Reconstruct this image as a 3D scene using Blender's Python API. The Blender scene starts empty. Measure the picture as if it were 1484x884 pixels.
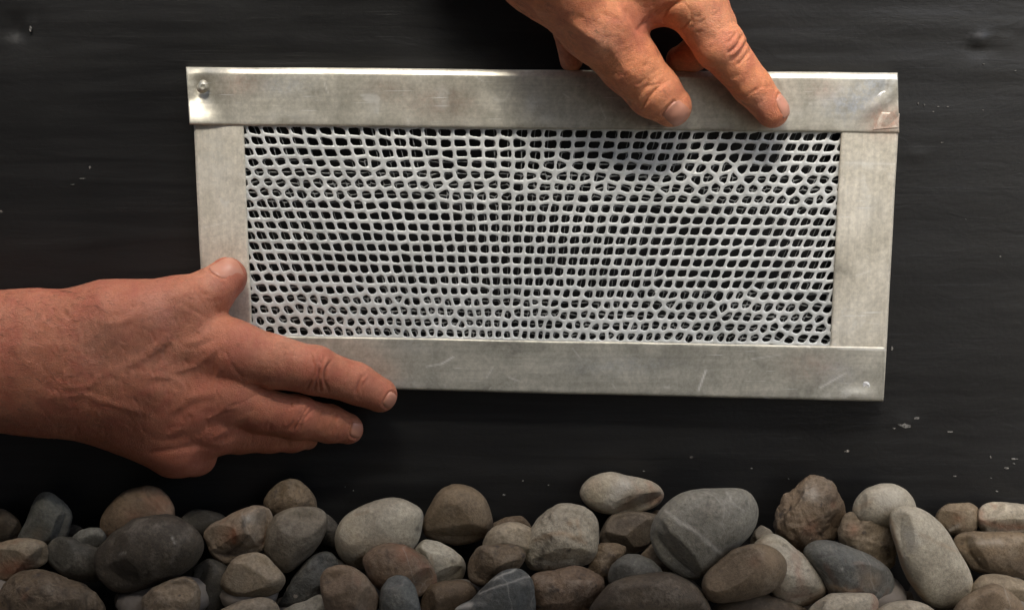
import bpy, bmesh, math, random
import numpy as np
from mathutils import Vector, Matrix

random.seed(7)
rng = np.random.default_rng(7)
SC = bpy.context.scene
COL = SC.collection
R = math.radians

# ------------------------------------------------------------------ camera
S = 0.0004            # metres per photograph pixel at the wall
DIST = 0.80           # camera to wall along the view axis
PITCH = R(12.0)       # the camera looks slightly down
CAM = np.array([0.0, -DIST * math.cos(PITCH), DIST * math.sin(PITCH)])
FWD = np.array([0.0, math.cos(PITCH), -math.sin(PITCH)])
UP = np.array([0.0, math.sin(PITCH), math.cos(PITCH)])
RIGHT = np.array([1.0, 0.0, 0.0])
cam_data = bpy.data.cameras.new("camera")
cam = bpy.data.objects.new("camera", cam_data)
COL.objects.link(cam)
cam.location = CAM
cam.rotation_euler = (math.pi / 2 - PITCH, 0, 0)
cam_data.sensor_width = 36.0
cam_data.lens = 36.0 * DIST / (1484 * S)
cam_data.clip_start = 0.01
cam_data.clip_end = 500
SC.camera = cam

# ------------------------------------------------------------------ light
SUN_EL, SUN_AZ = R(50.0), R(-1.0)      # azimuth measured from -Y (camera side), negative = left
SUN_DIR = Vector((math.sin(SUN_AZ) * math.cos(SUN_EL), -math.cos(SUN_AZ) * math.cos(SUN_EL), math.sin(SUN_EL)))
world = bpy.data.worlds.new("World")
SC.world = world
world.use_nodes = True
wn = world.node_tree.nodes
sky = wn.new("ShaderNodeTexSky")
sky.sky_type = 'NISHITA'
sky.sun_disc = False
sky.sun_elevation = SUN_EL
sky.sun_rotation = math.atan2(SUN_DIR.x, SUN_DIR.y)
sky.dust_density = 4.0
wn["Background"].inputs["Strength"].default_value = 0.13
world.node_tree.links.new(sky.outputs[0], wn["Background"].inputs["Color"])
sd = bpy.data.lights.new("sun", 'SUN')
sd.energy = 3.3
sd.angle = R(19.0)
sd.color = (1.0, 0.95, 0.87)
sun = bpy.data.objects.new("sun", sd)
COL.objects.link(sun)
sun.rotation_euler = SUN_DIR.to_track_quat('Z', 'Y').to_euler()
SC.view_settings.view_transform = 'Standard'
SC.view_settings.look = 'None'
SC.view_settings.gamma = 1.0
SC.view_settings.exposure = 1.10

# ------------------------------------------------------------------ helpers
def W(x, y, d):
    """Where the sight line through a picture point meets the plane d (in wall pixels) in front of the wall."""
    x, y, d = np.broadcast_arrays(np.asarray(x, float), np.asarray(y, float), np.asarray(d, float))
    u = (x - 742.0) * S
    v = (442.0 - y) * S
    ray = FWD * DIST + u[..., None] * RIGHT + v[..., None] * UP
    t = (-d * S - CAM[1]) / ray[..., 1]
    return CAM + ray * t[..., None]

def Wz(z, d):
    """Picture row of a point at world height z and depth d."""
    p = np.array([0, -d * S, z]) - CAM
    return 442.0 - (p @ UP) / (p @ FWD) * DIST / S

def mesh_obj(name, verts, faces, mat=None, parent=None, smooth=True, label=None, cat=None, group=None, kind=None):
    me = bpy.data.meshes.new(name)
    verts = np.asarray(verts, dtype=np.float32)
    if isinstance(faces, np.ndarray):
        n, k = faces.shape
        me.vertices.add(len(verts)); me.vertices.foreach_set("co", verts.ravel())
        me.loops.add(n * k); me.loops.foreach_set("vertex_index", faces.astype(np.int32).ravel())
        me.polygons.add(n)
        me.polygons.foreach_set("loop_start", np.arange(0, n * k, k, dtype=np.int32))
        me.polygons.foreach_set("loop_total", np.full(n, k, dtype=np.int32))
        me.update(calc_edges=True)
    else:
        me.from_pydata(verts.tolist(), [], faces)
    me.polygons.foreach_set("use_smooth", [smooth] * len(me.polygons))
    me.update()
    o = bpy.data.objects.new(name, me)
    COL.objects.link(o)
    if mat: me.materials.append(mat)
    if parent: o.parent = parent
    if label: o["label"] = label
    if cat: o["category"] = cat
    if group: o["group"] = group
    if kind: o["kind"] = kind
    return o

def hash3(ix, iy, iz, seed):
    h = (ix.astype(np.int64) * 374761393 + iy.astype(np.int64) * 668265263 + iz.astype(np.int64) * 2147483647 + seed * 1274126177) & 0xffffffff
    h = ((h ^ (h >> 13)) * 1274126177) & 0xffffffff
    h = (h ^ (h >> 16)) & 0xffff
    return h / 32767.5 - 1.0

def vnoise(P, scale, seed=0):
    q = np.asarray(P) / scale
    i = np.floor(q).astype(np.int64); f = q - i
    f = f * f * (3 - 2 * f)
    out = 0
    for a in (0, 1):
        for b in (0, 1):
            for c in (0, 1):
                w = (f[:, 0] if a else 1 - f[:, 0]) * (f[:, 1] if b else 1 - f[:, 1]) * (f[:, 2] if c else 1 - f[:, 2])
                out = out + w * hash3(i[:, 0] + a, i[:, 1] + b, i[:, 2] + c, seed)
    return out

def fbm(P, scale, seed=0, octs=3):
    s, a = 0, 1.0
    for k in range(octs):
        s = s + a * vnoise(P, scale / 2 ** k, seed + 17 * k); a *= 0.5
    return s

def seg_dist(V, pts):
    best = np.full(len(V), 1e9)
    P = V[:, :2]
    pts = np.array(pts, float)
    for a, b in zip(pts[:-1], pts[1:]):
        ba = b - a; h = np.clip(((P - a) @ ba) / (ba @ ba), 0, 1)
        best = np.minimum(best, np.linalg.norm(P - a - h[:, None] * ba, axis=1))
    return best

def grid_faces(nu, nv, close_u=False):
    i, j = np.meshgrid(np.arange(nu if close_u else nu - 1), np.arange(nv - 1), indexing='ij')
    i, j = i.ravel(), j.ravel(); i2 = (i + 1) % nu
    return np.stack([i * nv + j, i2 * nv + j, i2 * nv + j + 1, i * nv + j + 1], 1)

# ------------------------------------------------------------------ materials
class NT:
    def __init__(self, name):
        self.m = bpy.data.materials.new(name); self.m.use_nodes = True
        self.t = self.m.node_tree; self.b = self.t.nodes["Principled BSDF"]
    def n(self, typ, **kw):
        nd = self.t.nodes.new("ShaderNode" + typ)
        for k, v in kw.items():
            if isinstance(v, bpy.types.NodeSocket): self.t.links.new(v, nd.inputs[k])
            elif k in nd.inputs: nd.inputs[k].default_value = v
            else: setattr(nd, k, v)
        return nd
    def link(self, a, b): self.t.links.new(a, b)
    def coords(self, scale=(1, 1, 1), kind="Object", loc=None):
        tc = self.n("TexCoord")
        mp = self.n("Mapping", Vector=tc.outputs[kind]); mp.inputs["Scale"].default_value = scale
        if loc is not None: self.link(loc, mp.inputs["Location"])
        return mp.outputs[0]
    def noise(self, vec, scale, detail=4, rough=0.55, dist=0.0):
        nd = self.n("TexNoise", Vector=vec, Scale=scale, Detail=detail, Roughness=rough, Distortion=dist)
        return nd.outputs["Fac"]
    def ramp(self, fac, stops):
        r = self.n("ValToRGB", Fac=fac); cr = r.color_ramp
        while len(cr.elements) < len(stops): cr.elements.new(0.5)
        for e, (p, c) in zip(cr.elements, stops):
            e.position = p; e.color = (*c, 1) if len(c) == 3 else c
        return r.outputs[0]
    def mix(self, fac, a, b, mode='MIX'):
        nd = self.n("Mix", data_type='RGBA', blend_type=mode)
        for s, v in ((nd.inputs[0], fac), (nd.inputs[6], a), (nd.inputs[7], b)):
            if isinstance(v, bpy.types.NodeSocket): self.link(v, s)
            elif s == nd.inputs[0]: s.default_value = v
            else: s.default_value = (*v, 1)
        return nd.outputs[2]
    def math(self, op, a, b=0.0):
        nd = self.n("Math", operation=op)
        for s, v in ((nd.inputs[0], a), (nd.inputs[1], b)):
            if isinstance(v, bpy.types.NodeSocket): self.link(v, s)
            else: s.default_value = v
        return nd.outputs[0]
    def bump(self, h, dist, strength=1.0, normal=None):
        b = self.n("Bump", Height=h, Distance=dist, Strength=strength)
        if normal: self.link(normal, b.inputs["Normal"])
        return b.outputs[0]
    def out(self, **kw):
        for k, v in kw.items():
            k = k.replace("_", " ")
            s = self.b.inputs[k]
            if isinstance(v, bpy.types.NodeSocket): self.link(v, s)
            elif isinstance(v, tuple) and len(v) == 3 and s.type == 'RGBA': s.default_value = (*v, 1)
            else: s.default_value = v
        return self.m

G = lambda v: (v, v, v)

def skin_material(name, c_lo, c_mid, c_hi):
    t = NT(name)
    v = t.coords()
    big = t.noise(v, 28, 3, 0.6)
    col = t.ramp(big, [(0.3, c_lo), (0.5, c_mid), (0.72, c_hi)])
    fine = t.noise(v, 420, 3, 0.7)
    col = t.mix(0.35, col, t.ramp(fine, [(0.3, G(0.55)), (0.7, G(1.25))]), 'MULTIPLY')
    blot = t.noise(v, 75, 4, 0.65, 0.6)
    col = t.mix(t.ramp(blot, [(0.47, G(0)), (0.66, G(0.5))]), col, (0.40, 0.10, 0.065))
    sunsp = t.noise(v, 130, 3, 0.6)
    col = t.mix(t.ramp(sunsp, [(0.62, G(0)), (0.70, G(0.35))]), col, (0.20, 0.085, 0.045))
    at = t.n("Attribute", attribute_name="ruddy")
    col = t.mix(at.outputs["Fac"], col, (0.50, 0.16, 0.10))
    at2 = t.n("Attribute", attribute_name="pale")
    col = t.mix(at2.outputs["Fac"], col, (0.72, 0.42, 0.31))
    vo = t.n("TexVoronoi", Vector=v, Scale=1150.0, feature='F1')
    v2 = t.coords((1.0, 1.0, 1.6))
    lines = t.n("TexVoronoi", Vector=v2, Scale=620.0, feature='DISTANCE_TO_EDGE')
    ln = t.ramp(lines.outputs["Distance"], [(0.0, G(0)), (0.13, G(1))])
    n1 = t.bump(ln, 0.00022, 0.8)
    n2 = t.bump(t.noise(t.coords((1, 1, 1.0)), 210, 5, 0.72, 0.8), 0.0008, 0.42, n1)
    n2 = t.bump(vo.outputs['Distance'], 0.0001, 0.4, n2)
    rg = t.ramp(t.noise(v, 160, 2), [(0.3, G(0.46)), (0.7, G(0.64))])
    return t.out(Base_Color=col, Roughness=rg, Normal=n2, Subsurface_Weight=0.22,
                 Subsurface_Radius=(1.0, 0.35, 0.18), Subsurface_Scale=0.0030, Specular_IOR_Level=0.34)

M_skin = skin_material("skin", (0.40, 0.140, 0.076), (0.48, 0.185, 0.103), (0.55, 0.235, 0.142))
M_skin_lit = skin_material("skin_lit", (0.68, 0.245, 0.108), (0.76, 0.30, 0.142), (0.82, 0.36, 0.185))  # same skin; stronger light on the upper hand is put into this colour

t = NT("nail")
v = t.coords()
M_nail = t.out(Base_Color=t.ramp(t.noise(v, 90), [(0.3, (0.47, 0.205, 0.13)), (0.7, (0.58, 0.275, 0.185))]), Roughness=0.42,
               Subsurface_Weight=0.15, Subsurface_Radius=(1, .4, .25), Subsurface_Scale=0.002)

def zinc(name, a, b, rough=0.42, metal=0.5, seed=0.0):
    t = NT(name)
    v = t.coords(); v = t.n("VectorMath", operation='ADD', **{}).outputs[0] if False else v
    mp = t.n("Mapping", Vector=v); mp.inputs["Location"].default_value = (seed, seed * 1.7, seed * .3); v = mp.outputs[0]
    cloud = t.noise(v, 26, 5, 0.68, 0.5)
    dk = tuple(q * 0.60 for q in a)
    col = t.ramp(cloud, [(0.30, dk), (0.44, a), (0.62, b), (0.75, tuple(min(1, q * 1.1) for q in b))])
    fr = t.n("Attribute", attribute_name="frost")
    spk = t.noise(v, 260, 4, 0.8)
    col = t.mix(t.math('MULTIPLY', fr.outputs["Fac"], t.ramp(spk, [(0.42, G(0.2)), (0.56, G(1))])), col, (0.52, 0.56, 0.60))
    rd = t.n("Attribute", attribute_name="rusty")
    col = t.mix(t.math('MULTIPLY', rd.outputs["Fac"], t.ramp(spk, [(0.40, G(0.3)), (0.6, G(1))])), col, (0.50, 0.33, 0.25))  # rust tint, and the painted pink reflection of the upper right corner
    sp = t.noise(v, 420, 3, 0.75)
    col = t.mix(0.5, col, t.ramp(sp, [(0.32, G(0.68)), (0.66, G(1.22))]), 'MULTIPLY')
    stn = t.n("Attribute", attribute_name="stain")
    col = t.mix(t.math('MULTIPLY', stn.outputs["Fac"], t.ramp(t.noise(v, 150, 4, 0.7), [(0.40, G(0.1)), (0.55, G(1))])), col, (0.74, 0.73, 0.66))
    scn = t.n("Attribute", attribute_name="scratch")
    col = t.mix(scn.outputs["Fac"], col, (0.88, 0.86, 0.80))
    dm = t.noise(t.coords((30, 30, 12)), 3.0, 5, 0.7)
    col = t.mix(t.ramp(dm, [(0.52, G(0)), (0.66, G(0.32))]), col, tuple(q * 0.55 for q in a))
    blot = t.noise(v, 70, 2, 0.5, 1.2)
    col = t.mix(t.ramp(blot, [(0.66, G(0)), (0.74, G(0.45))]), col, (0.78, 0.77, 0.71))
    mp2 = t.n("Mapping", Vector=v); mp2.inputs["Rotation"].default_value = (0, R(58), 0); mp2.inputs["Scale"].default_value = (14, 14, 420)
    scr = t.noise(mp2.outputs[0], 3.0, 2, 0.5)
    msk = t.math('MULTIPLY', t.ramp(scr, [(0.70, G(0)), (0.73, G(1))]), t.ramp(t.noise(v, 30, 1), [(0.50, G(0)), (0.60, G(0.9))]))
    col = t.mix(msk, col, (0.85, 0.85, 0.82))
    rg = t.ramp(t.noise(v, 55, 4, 0.6), [(0.3, G(rough - 0.08)), (0.7, G(rough + 0.12))])
    brush = t.noise(t.n("Mapping", Vector=v, Scale=(6, 6, 260)).outputs[0] if False else t.coords((8, 8, 420) if seed in (0.0, 5.1) else (420, 8, 8)), 1.0, 4, 0.7)
    col = t.mix(0.28, col, t.ramp(brush, [(0.35, G(0.72)), (0.65, G(1.18))]), 'MULTIPLY')
    nb = t.bump(t.noise(v, 45, 3), 0.0006, 0.3)
    nb = t.bump(brush, 0.00012, 0.6, nb)
    nb = t.bump(sp, 0.00008, 0.5, nb)
    return t.out(Base_Color=col, Metallic=metal, Roughness=rg, Normal=nb)

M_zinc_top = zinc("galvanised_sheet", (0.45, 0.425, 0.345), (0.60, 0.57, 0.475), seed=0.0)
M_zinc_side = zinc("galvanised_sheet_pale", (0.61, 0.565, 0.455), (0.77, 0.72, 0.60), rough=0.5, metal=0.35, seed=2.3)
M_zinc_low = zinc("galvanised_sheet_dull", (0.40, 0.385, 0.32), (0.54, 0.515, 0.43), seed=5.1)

t = NT("aluminium_mesh")
v = t.coords()
col = t.ramp(t.noise(v, 60, 4, 0.6), [(0.3, (0.52, 0.535, 0.505)), (0.7, (0.74, 0.75, 0.715))])
M_mesh = t.out(Base_Color=col, Metallic=0.25, Roughness=0.42, Normal=t.bump(t.noise(v, 900, 2), 0.0001, 0.5))
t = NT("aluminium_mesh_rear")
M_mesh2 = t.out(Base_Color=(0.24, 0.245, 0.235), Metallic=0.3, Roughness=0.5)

t = NT("black_painted_wood")
v = t.coords((1, 1, 1))
vs = t.coords((3.0, 1, 60))
grain = t.noise(vs, 6.0, 6, 0.7, 0.6)
vs2 = t.coords((1.0, 1, 16))
wave = t.noise(vs2, 5.0, 4, 0.6, 1.5)
col = t.ramp(wave, [(0.3, (0.006, 0.006, 0.006)), (0.7, (0.014, 0.014, 0.0135))])
streak = t.ramp(grain, [(0.68, G(0)), (0.80, G(0.22))])
col = t.mix(t.math('MULTIPLY', streak, 0.35), col, (0.07, 0.07, 0.066))
fl = t.n("TexVoronoi", Vector=t.coords((1, 1, 1.8)), Scale=34.0, feature='F1')
fm = t.ramp(fl.outputs["Distance"], [(0.035, G(1)), (0.06, G(0))])
msk = t.math('MULTIPLY', fm, t.ramp(t.noise(v, 9.0, 2), [(0.56, G(0)), (0.62, G(1))]))
msk = t.math('MULTIPLY', msk, t.ramp(t.noise(v, 700.0, 2), [(0.45, G(0)), (0.55, G(1))]))
col = t.mix(msk, col, (0.42, 0.38, 0.33))
nb = t.bump(grain, 0.0003, 0.14)
nb = t.bump(wave, 0.0015, 0.05, nb)
nb = t.bump(t.ramp(t.noise(t.coords((2, 1, 150)), 5.0, 4, 0.8, 0.3), [(0.60, G(0)), (0.72, G(1))]), 0.0003, 0.26, nb)
nb = t.bump(t.noise(t.coords((1.2, 1, 3.2)), 26, 5, 0.6, 2.2), 0.0012, 0.16, nb)
nb = t.bump(t.noise(v, 320, 3, 0.6), 0.0002, 0.4, nb)
M_wall = t.out(Base_Color=col, Roughness=t.ramp(t.noise(v, 14, 3), [(0.3, G(0.33)), (0.7, G(0.42))]), Normal=nb, Specular_IOR_Level=0.45)

def stone_material(name, bump=1.0, vein=False, rust=False):
    t = NT(name)
    oi = t.n("ObjectInfo")
    loc = t.math('MULTIPLY', oi.outputs["Random"], 37.0)
    v = t.coords((1, 1, 1), loc=loc)
    base = oi.outputs["Color"]
    cloud = t.noise(v, 38, 5, 0.62, 0.5)
    col = t.mix(1.0, base, t.ramp(cloud, [(0.28, (0.62, 0.60, 0.58)), (0.5, G(1.0)), (0.74, (1.28, 1.24, 1.16))]), 'MULTIPLY')
    fine = t.noise(v, 480, 4, 0.75)
    col = t.mix(0.75, col, t.ramp(fine, [(0.3, G(0.55)), (0.7, G(1.35))]), 'MULTIPLY')
    dust = t.noise(v, 60, 5, 0.7)
    col = t.mix(t.ramp(dust, [(0.52, G(0)), (0.72, G(0.3))]), col, (0.30, 0.26, 0.20))
    crk = t.n('TexVoronoi', Vector=t.n('VectorMath', operation='ADD').outputs[0] if False else v, Scale=20.0, feature='DISTANCE_TO_EDGE')
    pit = t.noise(v, 170, 3, 0.6)
    col = t.mix(t.ramp(pit, [(0.60, G(0)), (0.72, G(0.6 * bump))]), col, (0.05, 0.04, 0.033))
    if rust:
        col = t.mix(t.ramp(t.noise(v, 32, 3, 0.6, 0.8), [(0.54, G(0)), (0.68, G(0.5))]), col, (0.24, 0.105, 0.06))
    for nm_, c_ in (("rust_mark", (0.25, 0.11, 0.06)), ("dark_mark", (0.035, 0.027, 0.02)), ("pale_mark", (0.46, 0.43, 0.36)), ("tan_mark", (0.27, 0.19, 0.115))):
        at = t.n("Attribute", attribute_name=nm_)
        br = t.math('MULTIPLY', at.outputs["Fac"], t.ramp(t.noise(v, 130, 4, 0.7), [(0.3, G(0.45)), (0.6, G(1))]))
        col = t.mix(br, col, c_)
    if vein:
        vn = t.noise(t.coords((1, 1, 1)), 16, 3, 0.55, 0.6)
        d = t.math('ABSOLUTE', t.math('SUBTRACT', vn, 0.5))
        col = t.mix(t.ramp(d, [(0.0, G(0.25)), (0.005, G(0))]), col, (0.40, 0.37, 0.31))
    nb = t.bump(cloud, 0.0025, 0.5 * bump)
    nb = t.bump(pit, 0.0010, 0.7 * bump, nb)
    nb = t.bump(fine, 0.0005, 1.0, nb)
    nb = t.bump(t.noise(v, 95, 5, 0.7), 0.0016, 0.5 * max(bump, 0.5), nb)
    return t.out(Base_Color=col, Roughness=0.72, Normal=nb, Specular_IOR_Level=0.3)

M_stone = stone_material("stone_smooth", 0.45)
M_stone_rough = stone_material("stone_rough", 1.5)
M_stone_vein = stone_material("stone_veined", 0.5, vein=True)
M_stone_rust = stone_material("stone_rusty", 0.8, rust=True)
M_stone_vr = stone_material("stone_rusty_veined", 0.7, vein=True, rust=True)
MATS = {'s': M_stone, 'r': M_stone_rough, 'v': M_stone_vein, 'u': M_stone_rust, 'w': M_stone_vr}

t = NT("soil")
v = t.coords()
M_soil = t.out(Base_Color=t.ramp(t.noise(v, 30, 5), [(0.3, (0.03, 0.025, 0.02)), (0.7, (0.07, 0.06, 0.045))]), Roughness=0.95,
               Normal=t.bump(t.noise(v, 60, 5), 0.01, 0.8))
t = NT("shade_blocker_grey")  # coat of the added wall behind the camera, dark to dim reflections
v = t.coords()
M_blocker = t.out(Base_Color=t.ramp(t.noise(v, 3, 5), [(0.3, (0.05, 0.048, 0.045)), (0.7, (0.08, 0.075, 0.07))]), Roughness=0.9,
                 Normal=t.bump(t.noise(v, 60, 5), 0.004, 0.5))

# ------------------------------------------------------------------ setting
ZB = W(742, 790, 60)[2]            # height of the middle of the pebble bed
GZ = ZB - 0.055
mesh_obj("ground", [(-30, 0.3, GZ), (30, 0.3, GZ), (30, -30, GZ), (-30, -30, GZ)], [(0, 3, 2, 1)], M_soil, kind="structure")

def build_wall():
    # gently uneven painted boards: a relief grid with thickness
    xs = np.concatenate([np.linspace(-4, -0.45, 16)[:-1], np.linspace(-0.45, 0.45, 260), np.linspace(0.45, 4, 16)[1:]])
    zs = np.concatenate([np.linspace(GZ - 0.1, -0.22, 6)[:-1], np.linspace(-0.22, 0.24, 150), np.linspace(0.24, 2.6, 20)[1:]])
    X, Z = np.meshgrid(xs, zs, indexing='ij')
    P = np.stack([X.ravel() * 0.25, Z.ravel(), 0 * Z.ravel()], 1)
    y = -0.00012 * fbm(P, 0.02, 3, 3)
    # brush ridges near the top of the picture
    P2 = np.stack([X.ravel() * 0.08, Z.ravel() + 0.006 * np.sin(X.ravel() * 9), 0 * Z.ravel()], 1)
    y += -0.0003 * fbm(P2, 0.006, 9, 2) * np.clip((Z.ravel() - 0.09) / 0.06, 0.12, 1)
    def bump(px, py, rx, ry, h):
        c = W(px, py, 0)
        nonlocal y
        q = ((X.ravel() - c[0]) / (rx * S)) ** 2 + ((Z.ravel() - c[2]) / (ry * S)) ** 2
        y = y - h * S * np.exp(-q)
    bump(1420, 60, 11, 7, 9); bump(1420, 68, 16, 9, -4); bump(1455, 60, 12, 5, 2)
    bump(43, 40, 5, 12, 9); bump(30, 42, 22, 16, -7)
    bump(120, 255, 9, 22, 2); bump(1326, 224, 12, 4, 3); bump(1310, 612, 20, 10, 2)
    V = np.stack([X.ravel(), y, Z.ravel()], 1)
    n = len(V)
    F = grid_faces(len(xs), len(zs))
    F = F[:, ::-1] if False else F
    o = mesh_obj("wall", V, F, M_wall, label="black painted timber wall behind the vent with faint grain and paint specks", cat="wall")
    md = o.modifiers.new("thickness", 'SOLIDIFY'); md.thickness = 0.05; md.offset = 1.0 if False else -1.0
    return o
wall = build_wall()

# paint chips and scratches on the wall: thin flakes of bare wood
t = NT("bare_wood_fleck")
M_fleck = t.out(Base_Color=t.ramp(t.noise(t.coords(), 900, 3), [(0.35, (0.05, 0.05, 0.045)), (0.6, (0.20, 0.19, 0.17))]), Roughness=0.8)
def flecks():
    V, F = [], []
    spots = [(1426, 93, 2.4, 1.4), (1472, 103, 2, 1), (1331, 150, 1, 2.4), (1340, 152, 1.6, 2.4), (1360, 155, 2.4, .7), (1374, 155, 2, .7), (1366, 207, 2.6, 1),
             (1353, 162, 1.4, .7), (1310, 616, 13, 5), (1296, 621, 4, 2), (1328, 606, 6, 1.6), (1378, 626, 7, 1.6), (1384, 690, 3, .8), (1458, 678, 5, 2), (1445, 712, 4.5, 2),
             (1089, 679, 2, .8), (1143, 694, 1.2, .6), (933, 683, 2, .6), (795, 703, 1.6, .8), (730, 717, 2.4, 1.6), (758, 697, 1.6, .8), (500, 706, 1, 1),
             (512, 711, 1, 1.2), (1470, 665, 7, 1.2), (1437, 693, 1.6, .6), (1425, 160, 1.2, .6), (130, 243, 2, 5), (119, 259, 5, 1.1), (105, 268, 4, 1),
             (44, 42, 2.4, 7), (1293, 505, 2, 4), (1470, 672, 2, 1), (1400, 318, 1, .6), (1450, 372, 1.6, .5), (1436, 662, 1.2, 3)]
    for (px, py, rx, ry) in spots:
        n = 9; b = len(V); 
        nrm = 1.6 + 0.5
        for k in range(n):
            a = 2 * math.pi * k / n
            r = 0.25 + 0.75 * random.random()
            p = W(px + rx * r * math.cos(a), py + ry * r * math.sin(a), nrm)
            V.append(p)
        for k in range(n):
            a = 2 * math.pi * k / n
            V.append(np.array(V[b + k]) + np.array([0, 0.0012, 0]))
        F.append(tuple(range(b, b + n)))
        for k in range(n): F.append((b + k, b + n + k, b + n + (k + 1) % n, b + (k + 1) % n))
    return mesh_obj("paint_flecks", V, F, M_fleck, parent=wall, smooth=False, kind="stuff")
flecks()

# added unseen wall behind the camera, shading the lower part and the left reflections
def facing():
    bm = bmesh.new()
    zt = 0.92 * math.tan(SUN_EL) + 0.15
    bmesh.ops.create_cube(bm, size=1.0)
    for v_ in bm.verts:
        v_.co = Vector((0.40 if v_.co.x > 0 else -8.0, -1.02 + v_.co.y * 0.2, (GZ - 0.1) if v_.co.z < 0 else zt))
    bmesh.ops.bevel(bm, geom=bm.edges[:], offset=0.01, segments=2, affect='EDGES')
    me = bpy.data.meshes.new("shade_blocker_wall"); bm.to_mesh(me); bm.free()
    o = bpy.data.objects.new("shade_blocker_wall", me); COL.objects.link(o); me.materials.append(M_blocker)
    o["label"] = "added unseen dark wall behind the camera, blocking sun from the lower part"; o["category"] = "wall"
facing()

# ------------------------------------------------------------------ the vent
F_D = 38.0           # front of the frame, in wall pixels
vent = bpy.data.objects.new("vent_grille", None); COL.objects.link(vent)
vent.location = W(785, 335, 4); vent["label"] = "galvanised metal vent grille with white expanded mesh held against the black wall"; vent["category"] = "vent"
VL = np.array(vent.location)

def strip(name, outer0, outer1, inner1, inner0, mat, lift=0.0, bend=None, lip=True, flange=True, seed=0, back=8.0, ch=0.0):
    """a folded sheet: rear lip at the opening, face, rounded outer fold and return flange."""
    o0, o1, i1, i0 = [np.array(p, float) for p in (outer0, outer1, inner1, inner0)]
    L = np.linalg.norm(o1 - o0); Wd = np.linalg.norm(o0 - i0)
    nu = int(L / 2) + 2
    prof = []                                       # (fraction across, depth offset)
    if lip: prof += [(1.0, -5.0), (1.0, -2.0), (1.0 - 0.6 / Wd, -0.6)]
    nv = max(6, int(Wd / 2))
    prof += [(f, 0.0) for f in np.linspace(1.0 - 1.8 / Wd, 3.2 / Wd, nv)]
    if flange and ch > 0:                           # broad sloping fold
        prof = [p_ for p_ in prof if p_[0] * Wd > ch + 2.5]
        prof += [((ch + 1.0) / Wd, -0.15), ((ch + 0.2) / Wd, -0.4), ((ch - 0.8) / Wd, -1.0), (ch * 0.5 / Wd, -2.6), (0.8 / Wd, -4.4), (0.0, -6.0)]
        for k in np.linspace(0, 1, 6)[1:]: prof.append((0.0, -6.0 - k * (F_D - back - 6.0)))
    elif flange:
        for a in (25, 50, 75, 90): prof.append((3.2 / Wd * (1 - math.sin(R(a))), -3.2 * (1 - math.cos(R(a)))))
        for k in np.linspace(0, 1, 6)[1:]: prof.append((0.0, -3.2 - k * (F_D - back - 3.2)))
    else: prof.append((0.0, 0.0))
    f = np.array([p[0] for p in prof]); dz = np.array([p[1] for p in prof])
    u = np.linspace(0, 1, nu)
    O = o0 + (o1 - o0) * u[:, None]; I = i0 + (i1 - i0) * u[:, None]
    XY = O[:, None, :] + (I - O)[:, None, :] * f[None, :, None]
    X, Y = XY[..., 0].ravel(), XY[..., 1].ravel()
    D = np.broadcast_to(F_D + lift + dz, (nu, len(f))).ravel().copy()
    P = np.stack([X, Y, 0 * X + seed], 1)
    D += 0.8 * vnoise(P, 130, seed) + 0.16 * vnoise(P, 34, seed + 3)
    # slightly wavy edges
    Y = Y + 0.45 * vnoise(np.stack([X, 0 * X, 0 * X], 1), 90, seed + 5)
    X = X + 0.4 * vnoise(np.stack([Y, 0 * X, 0 * X], 1), 70, seed + 6)
    if bend is not None: X, Y, D = bend(X, Y, D)
    V = W(X, Y, D) - VL
    o = mesh_obj(name, V, grid_faces(nu, len(f)), mat, parent=vent)
    gz = lambda spots: np.clip(sum(a_ * np.exp(-(((X - x_) / rx_) ** 2 + ((Y - y_) / ry_) ** 2)) for x_, y_, rx_, ry_, a_ in spots), 0, 1).astype(np.float32)
    for nm_, sp_ in (("frost", [(1235, 150, 40, 22, .8), (1270, 120, 25, 15, .6), (410, 125, 40, 14, .35), (570, 560, 30, 10, .3), (900, 530, 80, 14, .25), (1215, 540, 30, 20, .3)]),
                     ("rusty", [(350, 122, 28, 16, .6), (640, 150, 50, 22, .45), (560, 130, 30, 16, .3), (1195, 130, 22, 14, .45), (1283, 176, 26, 20, 1.3), (1180, 530, 40, 20, .35)]), ("stain", [(640, 142, 10, 16, .6), (775, 150, 13, 12, .8), (780, 172, 22, 8, .5), (420, 170, 40, 8, .3), (540, 150, 10, 22, .35), (1150, 170, 30, 12, .3), (1250, 240, 30, 6, .5), (1262, 300, 18, 24, .4), (1240, 470, 30, 14, .4), (600, 500, 40, 12, .3), (1222, 572, 26, 8, .8), (310, 230, 24, 40, .4)])):  # rusty's upper right corner spot is a reflection painted as pink tint
        at = o.data.attributes.new(nm_, 'FLOAT', 'POINT'); at.data.foreach_set("value", gz(sp_))
    P0 = np.stack([X, Y], 1); sc_ = np.zeros(len(X))
    for a_, b_, w_, h_ in (((1012, 566), (1023, 536), 1.2, .8), ((618, 531), (640, 527), 1.0, .7), ((640, 527), (657, 517), 1.2, .9), ((1188, 562), (1226, 540), 1.2, .6), ((705, 547), (714, 533), 1.0, .5),
                           ((752, 552), (738, 547), 1.0, .5), ((868, 150), (878, 172), 1.0, .4), ((470, 120), (476, 136), .9, .5), ((1214, 505), (1300, 508), 1.0, .6), ((1226, 236), (1296, 238), 1.4, .4),
                           ((1090, 520), (1130, 514), .9, .4), ((830, 505), (842, 520), .9, .4), ((690, 112), (700, 118), .9, .5), ((1240, 400), (1262, 392), 1, .4), ((296, 330), (330, 322), 1, .35)):
        sc_ = np.maximum(sc_, h_ * np.exp(-(seg_dist(P0, [a_, b_]) / w_) ** 2))
    at = o.data.attributes.new("scratch", 'FLOAT', 'POINT'); at.data.foreach_set("value", sc_.astype(np.float32))
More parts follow.
